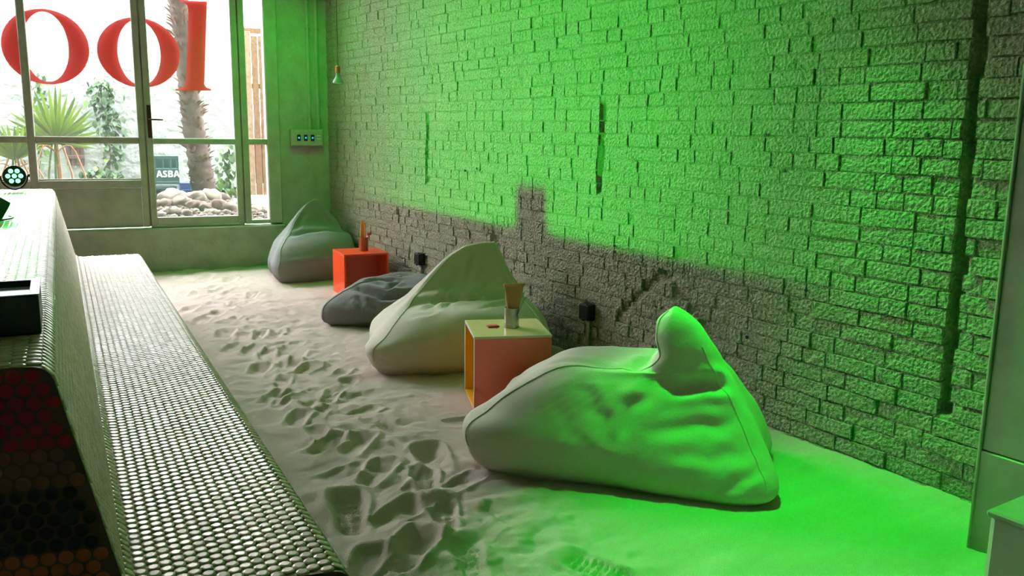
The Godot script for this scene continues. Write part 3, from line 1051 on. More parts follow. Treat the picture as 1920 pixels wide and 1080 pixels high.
	for q in heap:
		var p := on_back(q[0], q[1], q[3])
		var y: float = gy + heap_y(p.x, q[3]) + q[2] * 0.22
		var o := part("rubble_stone", shapes[r.randi() % 6], [M.rock_pale, M.rock_tan, M.rock_pink][q[4]], self, Transform3D((back_b * Basis(Vector3.UP, r.randf_range(0, 6.2))).scaled(Vector3(q[2] * 1.25, q[2] * 0.85, q[2])), back_pt(p.x, y, q[3])))
		tag(o, ["pale limestone lump in the rubble heap outside the door", "tan broken stone in the rubble heap outside the door", "reddish broken stone in the rubble heap outside the door"][q[4]], "stone", "rubble stones outside the door")
	var gr := thing("gravel", "loose gravel and small stones spread under the rubble", "gravel", Vector3.ZERO, 0.0, "", "stuff")
	for q in 3:
		var st := SurfaceTool.new()
		st.begin(Mesh.PRIMITIVE_TRIANGLES)
		for k in 420:
			var ss := r.randf_range(-0.25, 1.25)
			var n := r.randf_range(-2.9, -0.5)
			var sz := r.randf_range(0.025, 0.09)
			var hgt := heap_y(ss, n)
			st.append_from(shapes[r.randi() % 6], 0, Transform3D(Basis(Vector3.UP, r.randf_range(0, 6)).scaled(Vector3(sz, sz * 0.8, sz)), back_pt(ss, gy + hgt, n)))
		part("gravel_heap", st.commit(), [M.rock_pale, M.rock_tan, M.rock_pink][q], gr).set_meta("kind", "stuff")
	# heap of earth under the stones
	var er := []
	for j in 17:
		var row := PackedVector3Array()
		for i in 25:
			var ss := lerpf(-0.45, 1.4, i / 24.0)
			var n := lerpf(-3.0, -0.8, j / 16.0)
			var hgt := heap_y(ss, n)
			row.append(back_pt(ss, gy - 0.01 + hgt, n))
		er.append(row)
	part("earth_heap", grid(er, false, false, false, true), M.yard_ground, gr)
	# sheer cloth hanging behind the lettered window
	var cl := thing("sheer_cloth", "gathered sheer white cloth hanging outside behind the red letters", "cloth", back_o, turn)
	for q in [[[5, -140], [-2, 20], [8, 90], [-4, 160], 30], [[95, -160], [112, -10], [128, 90], [150, 190], 24]]:
		var rws := []
		var cen := curve([0, 1, 2, 3].map(func(i): return on_back(q[i][0], q[i][1], -0.6)), 24)
		for k in 24:
			var row := PackedVector3Array()
			var hw: float = q[4] / 195.0 * (1.0 - 0.5 * k / 23.0) * 0.55
			for j in 20:
				var u := j / 19.0 * 2.0 - 1.0
				row.append(cen[k] + Vector3(u * hw, 0, 0.02 * sin(u * 11.0 + k * 0.12)))
			rws.append(row)
		part("drape", grid(rws), M.sheer_white, cl)

func heap_y(ss: float, n: float) -> float:
	return 0.15 * maxf(0.0, 1.0 - pow((n + 2.0) / 1.0, 2.0)) * maxf(0.0, 1.0 - pow((ss - 0.45) / 0.85, 2.0))

func crate(at_p: Vector3, size: Vector3, m: Material, label: String, text: bool) -> void:
	var t := thing("bottle_crate", label, "crate", at_p, deg_to_rad(BACK_TURN), "bottle crates in the courtyard")
	var x := size.x * 0.5
	var h := size.y
	slab("base", Vector3(-x, 0, -size.z), Vector3(x, 0.02, 0), m, t)
	slab("front_board", Vector3(-x, h * 0.1, -0.018), Vector3(x, h * 0.56, 0), m, t)
	slab("top_rim", Vector3(-x, h - h * 0.13, -0.02), Vector3(x, h, 0.004), m, t)
	slab("bottom_rim", Vector3(-x, 0, -0.02), Vector3(x, h * 0.1, 0.004), m, t)
	for s in [-1, 1]:
		slab("side_board", Vector3(s * x, 0, -size.z), Vector3(s * (x - 0.018), h * 0.97, -0.018), m, t)
	slab("rear_board", Vector3(-x, 0, -size.z), Vector3(x, h * 0.97, -size.z + 0.018), m, t)
	for k in 5:
		var xx := lerpf(-x + 0.012, x - 0.012, k / 4.0)
		slab("rib", Vector3(xx - 0.011, h * 0.55, -0.016), Vector3(xx + 0.011, h * 0.9, 0.0), m, t)
	if text:
		var tm := TextMesh.new()
		var fo := SystemFont.new()
		fo.font_names = PackedStringArray(["Droid Sans"])
		fo.font_weight = 800
		fo.font_italic = true
		tm.font = fo
		tm.text = "ASBA"
		tm.font_size = 48
		tm.pixel_size = h * 0.22 / 34.0
		tm.depth = 0.006
		part("lettering", tm, M.letter_white, t, at(x * 0.3, h * 0.36, 0.004))

# ------------------------------------------------------------------ sand
func build_sand() -> void:
	var xs := PackedFloat32Array()
	var zs := PackedFloat32Array()
	var x := -0.6
	while x < 3.19:
		xs.append(x)
		x += 0.0105 if x > 0.5 else 0.05
	var z := -0.3
	while z > -9.0:
		zs.append(z)
		z -= clampf(0.0075 + (-z - 2.0) * 0.0022, 0.0085, 0.02)
	var nx := xs.size()
	var nz := zs.size()
	var h := PackedFloat32Array()
	h.resize(nx * nz)
	var n1 := FastNoiseLite.new()
	n1.seed = 1
	n1.frequency = 0.55
	n1.fractal_octaves = 2
	var n2 := FastNoiseLite.new()
	n2.seed = 2
	n2.frequency = 2.6
	n2.fractal_octaves = 3
	var n3 := FastNoiseLite.new()
	n3.seed = 8
	n3.frequency = 14.0
	n3.fractal_octaves = 2
	for j in nz:
		for i in nx:
			var xx := xs[i]
			var zz := zs[j]
			var y := n1.get_noise_2d(xx, zz) * 0.02 + n2.get_noise_2d(xx * 0.8, zz * 1.6) * 0.011 + n3.get_noise_2d(xx, zz * 1.5) * 0.0022
			y += 0.05 * smoothstep(-7.3, -8.4, zz)
			y += 0.02 * smoothstep(2.85, 3.2, xx)
			# trodden lane along the bench
			var lane := exp(-pow((xx - (1.15 - 0.087 * zz * 0.9 + 0.1)) / 0.45, 2.0))
			y += lane * n2.get_noise_2d(xx * 2.2 + 40, zz * 2.2) * 0.018
			h[j * nx + i] = y - 0.006
	# footprints: pixel, turn, length, depth, tread
	var steps := []
	for q in [[515, 742, 20, 0.25, 0.032, 0], [556, 786, 10, 0.24, 0.038, 0], [522, 757, 5, 0.2, 0.02, 0], [610, 832, 30, 0.26, 0.036, 0], [598, 812, -20, 0.2, 0.026, 0], [668, 832, 15, 0.27, 0.038, 0], [622, 738, 10, 0.25, 0.02, 1], [652, 716, 0, 0.24, 0.015, 1], [636, 696, 25, 0.2, 0.02, 0], [718, 796, -35, 0.25, 0.018, 1], [676, 770, 60, 0.2, 0.02, 0], [812, 858, -10, 0.3, 0.045, 0], [800, 902, -5, 0.28, 0.03, 1], [706, 884, 20, 0.27, 0.034, 0], [655, 962, -8, 0.36, 0.05, 1], [742, 962, 40, 0.3, 0.036, 0], [770, 1036, 20, 0.3, 0.05, 0], [832, 966, -5, 0.28, 0.028, 1], [690, 1072, 10, 0.28, 0.036, 0], [880, 1050, -4, 0.31, 0.016, 2], [1130, 1066, -50, 0.3, 0.02, 1], [735, 1070, 40, 0.25, 0.02, 1],
		[470, 655, 10, 0.25, 0.028, 0], [500, 662, -10, 0.25, 0.03, 0], [440, 650, 20, 0.26, 0.03, 0], [484, 690, 5, 0.26, 0.034, 0], [540, 680, 0, 0.28, 0.028, 0], [568, 688, 30, 0.25, 0.03, 0], [422, 626, 0, 0.26, 0.028, 0], [487, 626, 0, 0.25, 0.018, 1], [519, 623, 0, 0.25, 0.018, 1], [402, 590, 10, 0.25, 0.022, 0], [440, 571, 0, 0.26, 0.014, 1], [432, 602, 30, 0.26, 0.02, 0], [385, 527, 0, 0.28, 0.022, 0], [430, 529, 0, 0.28, 0.018, 0], [408, 546, 20, 0.26, 0.018, 0], [368, 552, 0, 0.26, 0.02, 0], [472, 552, 0, 0.26, 0.016, 1], [352, 582, 10, 0.26, 0.02, 0], [378, 603, 0, 0.26, 0.024, 0], [640, 712, 50, 0.2, 0.014, 0], [585, 760, -30, 0.22, 0.02, 0], [640, 880, 60, 0.25, 0.022, 0], [760, 930, 30, 0.24, 0.02, 0], [1505, 888, 75, 0.25, 0.014, 0], [1440, 880, 60, 0.28, 0.012, 0], [870, 790, 80, 0.26, 0.02, 0], [560, 660, 0, 0.2, 0.014, 0], [690, 740, 70, 0.4, 0.01, 0], [455, 632, 0, 0.22, 0.016, 0], [600, 770, 10, 0.2, 0.015, 0], [865, 905, 40, 0.22, 0.02, 0], [540, 735, 30, 0.2, 0.016, 0], [530, 712, 0, 0.2, 0.018, 0], [545, 645, 20, 0.22, 0.014, 0], [520, 672, 0, 0.24, 0.02, 0]]:
		steps.append(q)
	for q in steps:
		var p := on_floor(q[0], q[1])
		var a := deg_to_rad(q[2] + 25.0)
		var fwd := Vector2(sin(a), -cos(a))
		var sid := Vector2(fwd.y, -fwd.x)
		var hl: float = q[3] * 0.46
		var i0 := xs.bsearch(p.x - 0.32)
		var i1 := mini(nx, xs.bsearch(p.x + 0.32))
		for j in nz:
			if absf(zs[j] - p.z) > 0.32: continue
			for i in range(i0, i1):
				var d := Vector2(xs[i] - p.x, zs[j] - p.z)
				var u := d.dot(fwd) / hl
				var wv := d.dot(sid)
				# sole: narrow waist, wide ball
				var half := hl * (0.36 + 0.07 * u - 0.05 * exp(-pow((u + 0.15) / 0.3, 2.0)))
				if q[5] == 0: half = hl * (0.42 + 0.05 * u)
				var e := sqrt(u * u * u * u + pow(wv / half, 4.0))
				var rr := sqrt(sqrt(u * u * u * u + pow(wv / half, 4.0)))
				var dep: float = q[4] * 0.72
				var inner := smoothstep(1.2, 0.5, rr)
				var bowl := dep * inner * (1.0 if q[5] else (0.75 + 0.4 * u * 0.5))
				var rim: float = dep * 0.38 * exp(-pow((rr - 1.32) / 0.24, 2.0)) * (1.0 + 0.6 * u)
				var tread := 0.0
				if q[5] >= 1 and rr < 0.85:
					var s := u * hl
					if q[5] == 2:
						tread = 0.0035 * signf(sin((s + wv) * 260.0) * sin((s - wv) * 260.0)) if u > -0.1 else 0.002 * signf(sin(rr * 18.0))
					else:
						tread = 0.0035 * signf(sin(s * TAU / 0.024)) * (1.0 if absf(wv) > 0.006 else 0.0)
				h[j * nx + i] += -bowl + rim + tread
	var rows := []
	for j in nz:
		var row := PackedVector3Array()
		row.resize(nx)
		for i in nx:
			row[i] = Vector3(xs[i], h[j * nx + i], zs[j])
		rows.append(row)
	var o := part("sand", grid(rows, false, false, false, false), M.sand, self)
	tag(o, "pale beige sand covered with shoe prints across the floor", "sand", "", "stuff")

# ------------------------------------------------------------------ counter and bench
func profile() -> PackedVector2Array:
	var p := PackedVector2Array()
	p.append(Vector2(-0.62, 0.948))
	var arcs := [[Vector2(-0.075, 0.908), 0.04, 90.0, 11.0], [Vector2(0.098, 0.492), -0.042, 191.0, 270.0], [Vector2(0.467, 0.41), 0.04, 90.0, 0.0]]
	for a in arcs:
		for k in 9:
			var t := deg_to_rad(lerpf(a[2], a[3], k / 8.0))
			p.append(a[0] + Vector2(cos(t), sin(t)) * absf(a[1]))
	p.append(Vector2(0.507, -0.12))
	return p

const END_Z := -1.80
const FAR_Z := -6.96

func end_z(x: float) -> float:
	return END_Z + 0.2 * (x + 0.05)

func tile_mesh(r: float, hgt: float) -> ArrayMesh:
	var rows := []
	for q in [[1.0, 0.0], [0.93, 0.6], [0.62, 0.93]]:
		var row := PackedVector3Array()
		for k in 10:
			var a := TAU * k / 10.0
			row.append(Vector3(cos(a) * r * q[0], q[1] * hgt, sin(a) * r * q[0]))
		rows.append(row)
	return grid(rows, true, false, true, true)

func build_counter() -> void:
	var c := thing("mosaic_counter", "bar counter with built-in bench clad in small round glazed tiles", "bar counter", Vector3.ZERO, deg_to_rad(BENCH_TURN))
	var pr := profile()
	var st := begin()
	var poly := PackedVector2Array(pr)
	poly.append(Vector2(-0.62, -0.12))
	var t := Geometry2D.triangulate_polygon(poly)
	for zz in [FAR_Z, END_Z]:
		st = begin()
		for k in range(0, t.size(), 3):
			var q := []
			for m in 3:
				var pp := poly[t[k + m]]
				q.append(Vector3(pp.x, pp.y, zz if zz == FAR_Z else end_z(pp.x)))
			tri(st, q[0], q[1], q[2], Vector3(0, 0, 1 if zz == END_Z else -1))
		part("end_face", done(st), M.grout_brown, c)
	var st2 := begin(true)
	for k in poly.size():
		var a := poly[k]
		var b := poly[(k + 1) % poly.size()]
		var e := b - a
		var o := Vector3(-e.y, e.x, 0)
		tri(st2, Vector3(a.x, a.y, FAR_Z), Vector3(b.x, b.y, FAR_Z), Vector3(b.x, b.y, end_z(b.x)), o)
		tri(st2, Vector3(a.x, a.y, FAR_Z), Vector3(b.x, b.y, end_z(b.x)), Vector3(a.x, a.y, end_z(a.x)), o)
	part("body", done(st2), M.grout_olive, c)
	# tiles along the profile
	var r := RandomNumberGenerator.new()
	r.seed = 77
	var pitch := 0.03
	var step := 0.026
	var tm := tile_mesh(0.0147, 0.0036)
	var list := []
	var run := 0.004
	var col := 0
	for k in pr.size() - 1:
		var a := pr[k]
		var b := pr[k + 1]
		var l := a.distance_to(b)
		while run < l:
			var p := a.lerp(b, run / l)
			var e := (b - a).normalized()
			var nrm := Vector2(-e.y, e.x)
			if p.y > -0.06:
				var z := end_z(p.x) - 0.014 - (0.015 if col % 2 else 0.0)
				while z > FAR_Z + 0.012:
					var bas := Basis(Vector3(e.x, e.y, 0), Vector3(nrm.x, nrm.y, 0), Vector3.BACK)
					bas = bas * Basis(Vector3.RIGHT, r.randf_range(-0.035, 0.035)) * Basis(Vector3.BACK, r.randf_range(-0.035, 0.035)) * Basis(Vector3.UP, r.randf_range(0, 6))
					var pos := Vector3(p.x + nrm.x * 0.0006, p.y + nrm.y * 0.0006, z)
					var wp := bench_b * pos
					var px := to_px(wp)
					var sc := 0.0
					if px.z > 0 and px.x > 0 and px.x < 1000 and px.y > 300 and px.y < 1080:
						sc = absf((bench_b * Vector3(nrm.x, nrm.y, 0)).dot((eye - wp).normalized())) / (px.z * px.z)
						if p.y < 0.38: sc = 0.0
					var v := r.randf_range(0.85, 1.12)
					var colr := Color(0.62 * v, 0.48 * v, 0.34 * v).lerp(Color(0.5, 0.36, 0.18), 0.6 if r.randf() < 0.08 else 0.0)
					list.append([sc, Transform3D(bas, pos), colr])
					z -= pitch
			col += 1
			run += step
		run -= l
	list.sort_custom(func(x, y): return x[0] > y[0])
	var single := 200
	var shades := []
	for k in 5:
		var s := M.tile_glaze.duplicate() as StandardMaterial3D
		s.vertex_color_use_as_albedo = false
		var v := 0.85 + 0.065 * k
		s.albedo_color = Color(0.62 * v, 0.48 * v, 0.34 * v).linear_to_srgb()
		shades.append(s)
	for k in single:
		part("tile", tm, shades[k * 7 % 5], c, list[k][1])
	var mm := MultiMesh.new()
	mm.transform_format = MultiMesh.TRANSFORM_3D
	mm.use_colors = true
	mm.mesh = tm
	mm.instance_count = list.size() - single
	for k in range(single, list.size()):
		mm.set_instance_transform(k - single, list[k][1])
		mm.set_instance_color(k - single, list[k][2])
	var mi := MultiMeshInstance3D.new()
	mi.name = "tile_field"
	mi.multimesh = mm
	mi.material_override = M.tile_glaze
	mi.set_meta("kind", "stuff")
	c.add_child(mi, true)
	# end face: stripes of red, brown, black and orange penny tiles
	var et := tile_mesh(0.0142, 0.0035)
	var turn := Basis(Vector3.UP, -atan(0.2)) * Basis(Vector3.RIGHT, PI / 2)
	var rest := {}
	var row := 0
	var y := 0.93
	while y > -0.02:
		var x := -0.6 + (0.0155 if row % 2 else 0.0)
		while x < 0.5:
			if Geometry2D.is_point_in_polygon(Vector2(x + 0.0145, y), poly) and Geometry2D.is_point_in_polygon(Vector2(x, y + 0.0145), poly) and Geometry2D.is_point_in_polygon(Vector2(x, y - 0.0145), poly):
				var m: Material = M.tile_red
				if y < 0.775: m = M.tile_brown
				if y < 0.705: m = M.tile_black
				if y < 0.575: m = M.tile_orange
				if y < 0.45: m = M.tile_brown
				if y < 0.33: m = M.tile_red
				var px := to_px(bench_b * Vector3(x, y, end_z(x)))
				if px.x > -12 and px.y < 1092:
					part("end_tile", et, m, c, Transform3D(turn, Vector3(x, y, end_z(x))))
				else:
					if not rest.has(m): rest[m] = []
					rest[m].append(Transform3D(turn, Vector3(x, y, end_z(x))))
			x += 0.031
		y -= 0.0268
		row += 1
	var ef := ArrayMesh.new()
	for m in rest:
		var sf := SurfaceTool.new()
		sf.begin(Mesh.PRIMITIVE_TRIANGLES)
		sf.set_material(m)
		for xf in rest[m]: sf.append_from(et, 0, xf)
		sf.commit(ef)
	var eo := MeshInstance3D.new()
	eo.name = "end_tile_field"
	eo.mesh = ef
	eo.set_meta("kind", "stuff")
	c.add_child(eo, true)

# ------------------------------------------------------------------ bean bags
# rings of 8 control points (x, depth, y) in the bag's own frame
func bag(label: String, origin: Vector3, xdir: Vector2, rings: Array, creases: Array, m: Material, seam_m: Material, seams: Array, sd: int, wob := 0.007) -> void:
	var X := Vector3(xdir.x, 0, xdir.y).normalized()
	var turn := atan2(-X.z, X.x)
	var t := thing("bean_bag", label, "bean bag", origin, turn, "bean bags on the sand")
	var nr := 84
	var nc := 128
	var cols := []
	for c in 8:
		var pts := []
		for q in rings:
			var p: Array = q[c]
			pts.append(Vector3(p[0], p[2], -p[1]))
		cols.append(curve(pts, nr))
	var n := FastNoiseLite.new()
	n.seed = sd
	n.frequency = 3.2
	n.fractal_octaves = 2
	var n2 := FastNoiseLite.new()
	n2.seed = sd + 5
	n2.frequency = 8.0
	var rows := []
	for k in nr:
		var row := PackedVector3Array()
		for j in nc:
			var f := float(j) / nc * 8.0
			var i := int(f)
			# corners (even points) pulled tight, sides round
			row.append(cr(cols[(i + 7) % 8][k], cols[i][k], cols[(i + 1) % 8][k], cols[(i + 2) % 8][k], f - i))
		rows.append(row)
	# folds and unevenness along the outward direction
	var src := rows.duplicate(true)
	var laid := []
	for c in creases:
		var ctl := []
		for q in c[0]: ctl.append(Vector3(q[0], q[2], -q[1]))
		var on := []
		for want in curve(ctl, 4 * (ctl.size() - 1) + 1):
			var near := Vector3.ZERO
			var bd := 1e9
			for k in range(6, nr - 3, 2):
				for j in range(0, nc, 2):
					var dd: float = want.distance_squared_to(src[k][j])
					if dd < bd:
						bd = dd
						near = src[k][j]
			on.append(near)
		var lo: Vector3 = on[0]
		var hi: Vector3 = on[0]
		for q in on:
			lo = lo.min(q)
			hi = hi.max(q)
		var grow: Vector3 = Vector3.ONE * c[1] * 4.0
		laid.append([on, c[1], c[2], AABB(lo - grow, hi - lo + grow * 2.0)])
	for k in range(1, nr - 1):
		for j in nc:
			var p: Vector3 = src[k][j]
			var du: Vector3 = src[k][(j + 1) % nc] - src[k][(j + nc - 1) % nc]
			var dv: Vector3 = src[k + 1][j] - src[k - 1][j]
			var nn := du.cross(dv)
			if nn.length_squared() < 1e-16: continue
			nn = nn.normalized()
			var fade := smoothstep(0.0, 6.0, float(k)) * smoothstep(0.0, 8.0, float(nr - 1 - k))
			var d := (n.get_noise_3dv(p) * wob + n2.get_noise_3dv(p * Vector3(1.0, 1.6, 1.0)) * wob * 0.35) * fade
			for c in laid:
				if not c[3].has_point(p): continue
				var line: Array = c[0]
				var w: float = c[1]
				var best := 1e9
				var tpos := 0.0
				for sg in line.size() - 1:
					var q := Geometry3D.get_closest_point_to_segment(p, line[sg], line[sg + 1])
					var ds := p.distance_to(q)
					if ds < best:
						best = ds
						tpos = (sg + line[sg].distance_to(q) / maxf(line[sg].distance_to(line[sg + 1]), 0.001)) / (line.size() - 1)
				if best < w * 4.0:
					var taper := smoothstep(-0.1, 0.3, tpos) * smoothstep(1.1, 0.7, tpos)
					d += c[2] * taper * (-exp(-pow(best / w, 2.0)) + 0.6 * exp(-pow((best - 2.0 * w) / w, 2.0)))
			rows[k][j] = p + nn * d
	part("cushion", grid(rows, true, true, true, false), m, t)
	for sq in seams:
		var line := PackedVector3Array()
		for k in range(sq[1], sq[2]):
			line.append(rows[k][sq[0] * 16])
		part("seam", tube(line, 0.0045, 6), seam_m, t)

func build_bags() -> void:
	# near bag, pale, with a hooded back
	bag("beige bean bag with a peaked hood, lit green beside the brick wall", Vector3(1.72, 0, -2.93), Vector2(0.735, 0.89), [
		[[0.04, 0.05, -0.02], [0.58, 0.04, -0.02], [1.10, 0.05, -0.02], [1.12, 0.36, -0.02], [1.08, 0.64, -0.02], [0.58, 0.68, -0.02], [0.08, 0.68, -0.02], [0.05, 0.38, -0.02]],
		[[0.0, 0.0, 0.05], [0.58, -0.03, 0.05], [1.17, 0.0, 0.03], [1.17, 0.36, 0.05], [1.13, 0.68, 0.05], [0.58, 0.74, 0.05], [0.02, 0.74, 0.05], [-0.01, 0.38, 0.05]],
		[[-0.03, -0.02, 0.18], [0.55, -0.03, 0.17], [1.17, 0.02, 0.10], [1.15, 0.36, 0.13], [1.11, 0.66, 0.14], [0.55, 0.73, 0.18], [0.0, 0.75, 0.19], [-0.02, 0.38, 0.2]],
		[[0.04, 0.06, 0.25], [0.55, 0.04, 0.29], [1.10, 0.09, 0.22], [1.10, 0.36, 0.25], [1.06, 0.6, 0.25], [0.55, 0.68, 0.3], [0.06, 0.68, 0.255], [0.03, 0.38, 0.25]],
		[[0.16, 0.13, 0.34], [0.58, 0.10, 0.38], [1.04, 0.14, 0.33], [1.06, 0.35, 0.33], [1.01, 0.54, 0.34], [0.58, 0.6, 0.4], [0.17, 0.62, 0.34], [0.13, 0.38, 0.335]],
		[[0.34, 0.2, 0.425], [0.62, 0.15, 0.43], [0.98, 0.17, 0.42], [1.01, 0.33, 0.42], [0.96, 0.46, 0.43], [0.64, 0.52, 0.455], [0.34, 0.54, 0.43], [0.3, 0.38, 0.425]],
		[[0.62, 0.2, 0.435], [0.77, 0.15, 0.46], [0.93, 0.18, 0.49], [0.97, 0.3, 0.495], [0.91, 0.41, 0.5], [0.77, 0.44, 0.48], [0.64, 0.42, 0.455], [0.59, 0.32, 0.425]],
		[[0.725, 0.18, 0.50], [0.80, 0.15, 0.53], [0.90, 0.18, 0.56], [0.935, 0.27, 0.56], [0.89, 0.35, 0.56], [0.80, 0.37, 0.54], [0.73, 0.34, 0.515], [0.705, 0.27, 0.50]],
		[[0.71, 0.19, 0.58], [0.775, 0.17, 0.61], [0.85, 0.195, 0.64], [0.875, 0.26, 0.64], [0.84, 0.31, 0.64], [0.775, 0.33, 0.62], [0.715, 0.30, 0.595], [0.695, 0.25, 0.58]],
		[[0.715, 0.22, 0.655], [0.76, 0.20, 0.68], [0.80, 0.22, 0.695], [0.815, 0.25, 0.695], [0.795, 0.28, 0.695], [0.76, 0.29, 0.685], [0.72, 0.27, 0.66], [0.705, 0.25, 0.655]],
		[[0.755, 0.245, 0.70], [0.765, 0.24, 0.707], [0.775, 0.245, 0.71], [0.78, 0.25, 0.71], [0.775, 0.257, 0.71], [0.765, 0.26, 0.707], [0.757, 0.257, 0.702], [0.753, 0.25, 0.70]]],
		[[[[0.30, 0.06, 0.36], [0.38, 0.0, 0.26], [0.47, -0.03, 0.14]], 0.02, 0.0075], [[[0.42, 0.1, 0.41], [0.50, 0.02, 0.32], [0.60, -0.02, 0.2]], 0.022, 0.009], [[[0.60, 0.0, 0.2], [0.66, 0.06, 0.33], [0.74, 0.14, 0.44]], 0.026, 0.012], [[[0.78, 0.1, 0.40], [0.90, 0.13, 0.43], [1.02, 0.2, 0.42]], 0.026, 0.018], [[[0.70, 0.02, 0.24], [0.86, 0.03, 0.27], [1.06, 0.12, 0.31]], 0.024, 0.008], [[[0.78, -0.01, 0.15], [0.95, 0.0, 0.19], [1.12, 0.05, 0.22]], 0.022, 0.006], [[[0.66, 0.2, 0.44], [0.64, 0.32, 0.43], [0.68, 0.42, 0.45]], 0.035, 0.022], [[[0.2, 0.3, 0.38], [0.4, 0.28, 0.43], [0.62, 0.25, 0.45]], 0.03, 0.008], [[[0.98, 0.0, 0.04], [1.06, 0.0, 0.09], [1.15, 0.05, 0.13]], 0.018, 0.007], [[[0.0, 0.0, 0.12], [0.06, 0.0, 0.05]], 0.015, 0.006]],
		M.canvas_beige, M.piping, [[0, 12, 82], [2, 10, 60]], 3)
	# upright bag behind the yellow cube
	bag("taupe bean bag with a tall flat-topped back behind the cream cube", Vector3(1.96, 0, -4.43), Vector2(0.93, 0.36), [
		[[0.04, 0.05, -0.02], [0.46, 0.0, -0.02], [0.92, 0.06, -0.02], [0.96, 0.36, -0.02], [0.92, 0.66, -0.02], [0.46, 0.7, -0.02], [0.06, 0.68, -0.02], [0.03, 0.36, -0.02]],
		[[-0.01, 0.0, 0.05], [0.46, -0.07, 0.05], [0.97, 0.0, 0.05], [1.01, 0.36, 0.05], [0.96, 0.7, 0.05], [0.46, 0.74, 0.05], [0.02, 0.72, 0.05], [-0.02, 0.36, 0.05]],
		[[-0.04, -0.01, 0.145], [0.46, -0.09, 0.16], [0.99, 0.0, 0.16], [1.02, 0.36, 0.16], [0.96, 0.7, 0.16], [0.46, 0.74, 0.16], [0.02, 0.72, 0.16], [-0.03, 0.36, 0.15]],
		[[0.03, 0.03, 0.21], [0.46, -0.06, 0.27], [0.97, 0.05, 0.26], [1.01, 0.38, 0.25], [0.94, 0.68, 0.26], [0.46, 0.73, 0.27], [0.08, 0.7, 0.24], [0.04, 0.38, 0.23]],
		[[0.12, 0.14, 0.295], [0.46, 0.07, 0.345], [0.93, 0.15, 0.33], [0.97, 0.42, 0.32], [0.92, 0.66, 0.34], [0.48, 0.71, 0.35], [0.16, 0.66, 0.31], [0.13, 0.42, 0.3]],
		[[0.19, 0.30, 0.33], [0.48, 0.27, 0.355], [0.90, 0.30, 0.36], [0.935, 0.46, 0.38], [0.89, 0.62, 0.4], [0.5, 0.68, 0.41], [0.22, 0.62, 0.36], [0.19, 0.46, 0.34]],
		[[0.27, 0.42, 0.40], [0.51, 0.40, 0.41], [0.87, 0.41, 0.43], [0.90, 0.50, 0.45], [0.86, 0.6, 0.46], [0.53, 0.66, 0.47], [0.29, 0.6, 0.43], [0.26, 0.5, 0.41]],
		[[0.37, 0.48, 0.50], [0.57, 0.47, 0.51], [0.82, 0.48, 0.53], [0.84, 0.53, 0.54], [0.82, 0.59, 0.55], [0.58, 0.62, 0.55], [0.39, 0.58, 0.52], [0.36, 0.53, 0.51]],
		[[0.47, 0.52, 0.60], [0.62, 0.51, 0.61], [0.79, 0.52, 0.62], [0.805, 0.55, 0.625], [0.79, 0.58, 0.63], [0.63, 0.60, 0.63], [0.48, 0.58, 0.61], [0.465, 0.55, 0.605]],
		[[0.57, 0.535, 0.665], [0.67, 0.53, 0.685], [0.77, 0.535, 0.69], [0.775, 0.55, 0.69], [0.77, 0.57, 0.69], [0.67, 0.575, 0.685], [0.575, 0.57, 0.67], [0.568, 0.55, 0.667]],
		[[0.60, 0.55, 0.672], [0.67, 0.549, 0.69], [0.755, 0.55, 0.695], [0.757, 0.553, 0.695], [0.755, 0.556, 0.695], [0.67, 0.557, 0.69], [0.602, 0.556, 0.672], [0.6, 0.553, 0.672]]],
		[[[[0.22, 0.3, 0.345], [0.5, 0.33, 0.37], [0.92, 0.32, 0.38]], 0.032, 0.02], [[[0.50, 0.3, 0.37], [0.56, 0.44, 0.46], [0.66, 0.52, 0.62]], 0.02, 0.013], [[[0.56, 0.28, 0.36], [0.66, 0.38, 0.42], [0.76, 0.46, 0.5]], 0.018, 0.013], [[[0.30, 0.2, 0.335], [0.38, 0.32, 0.37], [0.44, 0.42, 0.44]], 0.018, 0.01], [[[0.42, 0.16, 0.345], [0.48, 0.3, 0.37], [0.52, 0.4, 0.43]], 0.017, 0.009], [[[0.6, 0.1, 0.35], [0.75, 0.22, 0.36], [0.92, 0.28, 0.37]], 0.02, 0.01], [[[0.2, 0.1, 0.3], [0.32, 0.12, 0.33]], 0.02, 0.008], [[[0.0, 0.0, 0.12], [0.05, -0.02, 0.09]], 0.02, 0.01]],
		M.canvas_taupe, M.piping, [[0, 12, 83], [2, 12, 83]], 14)
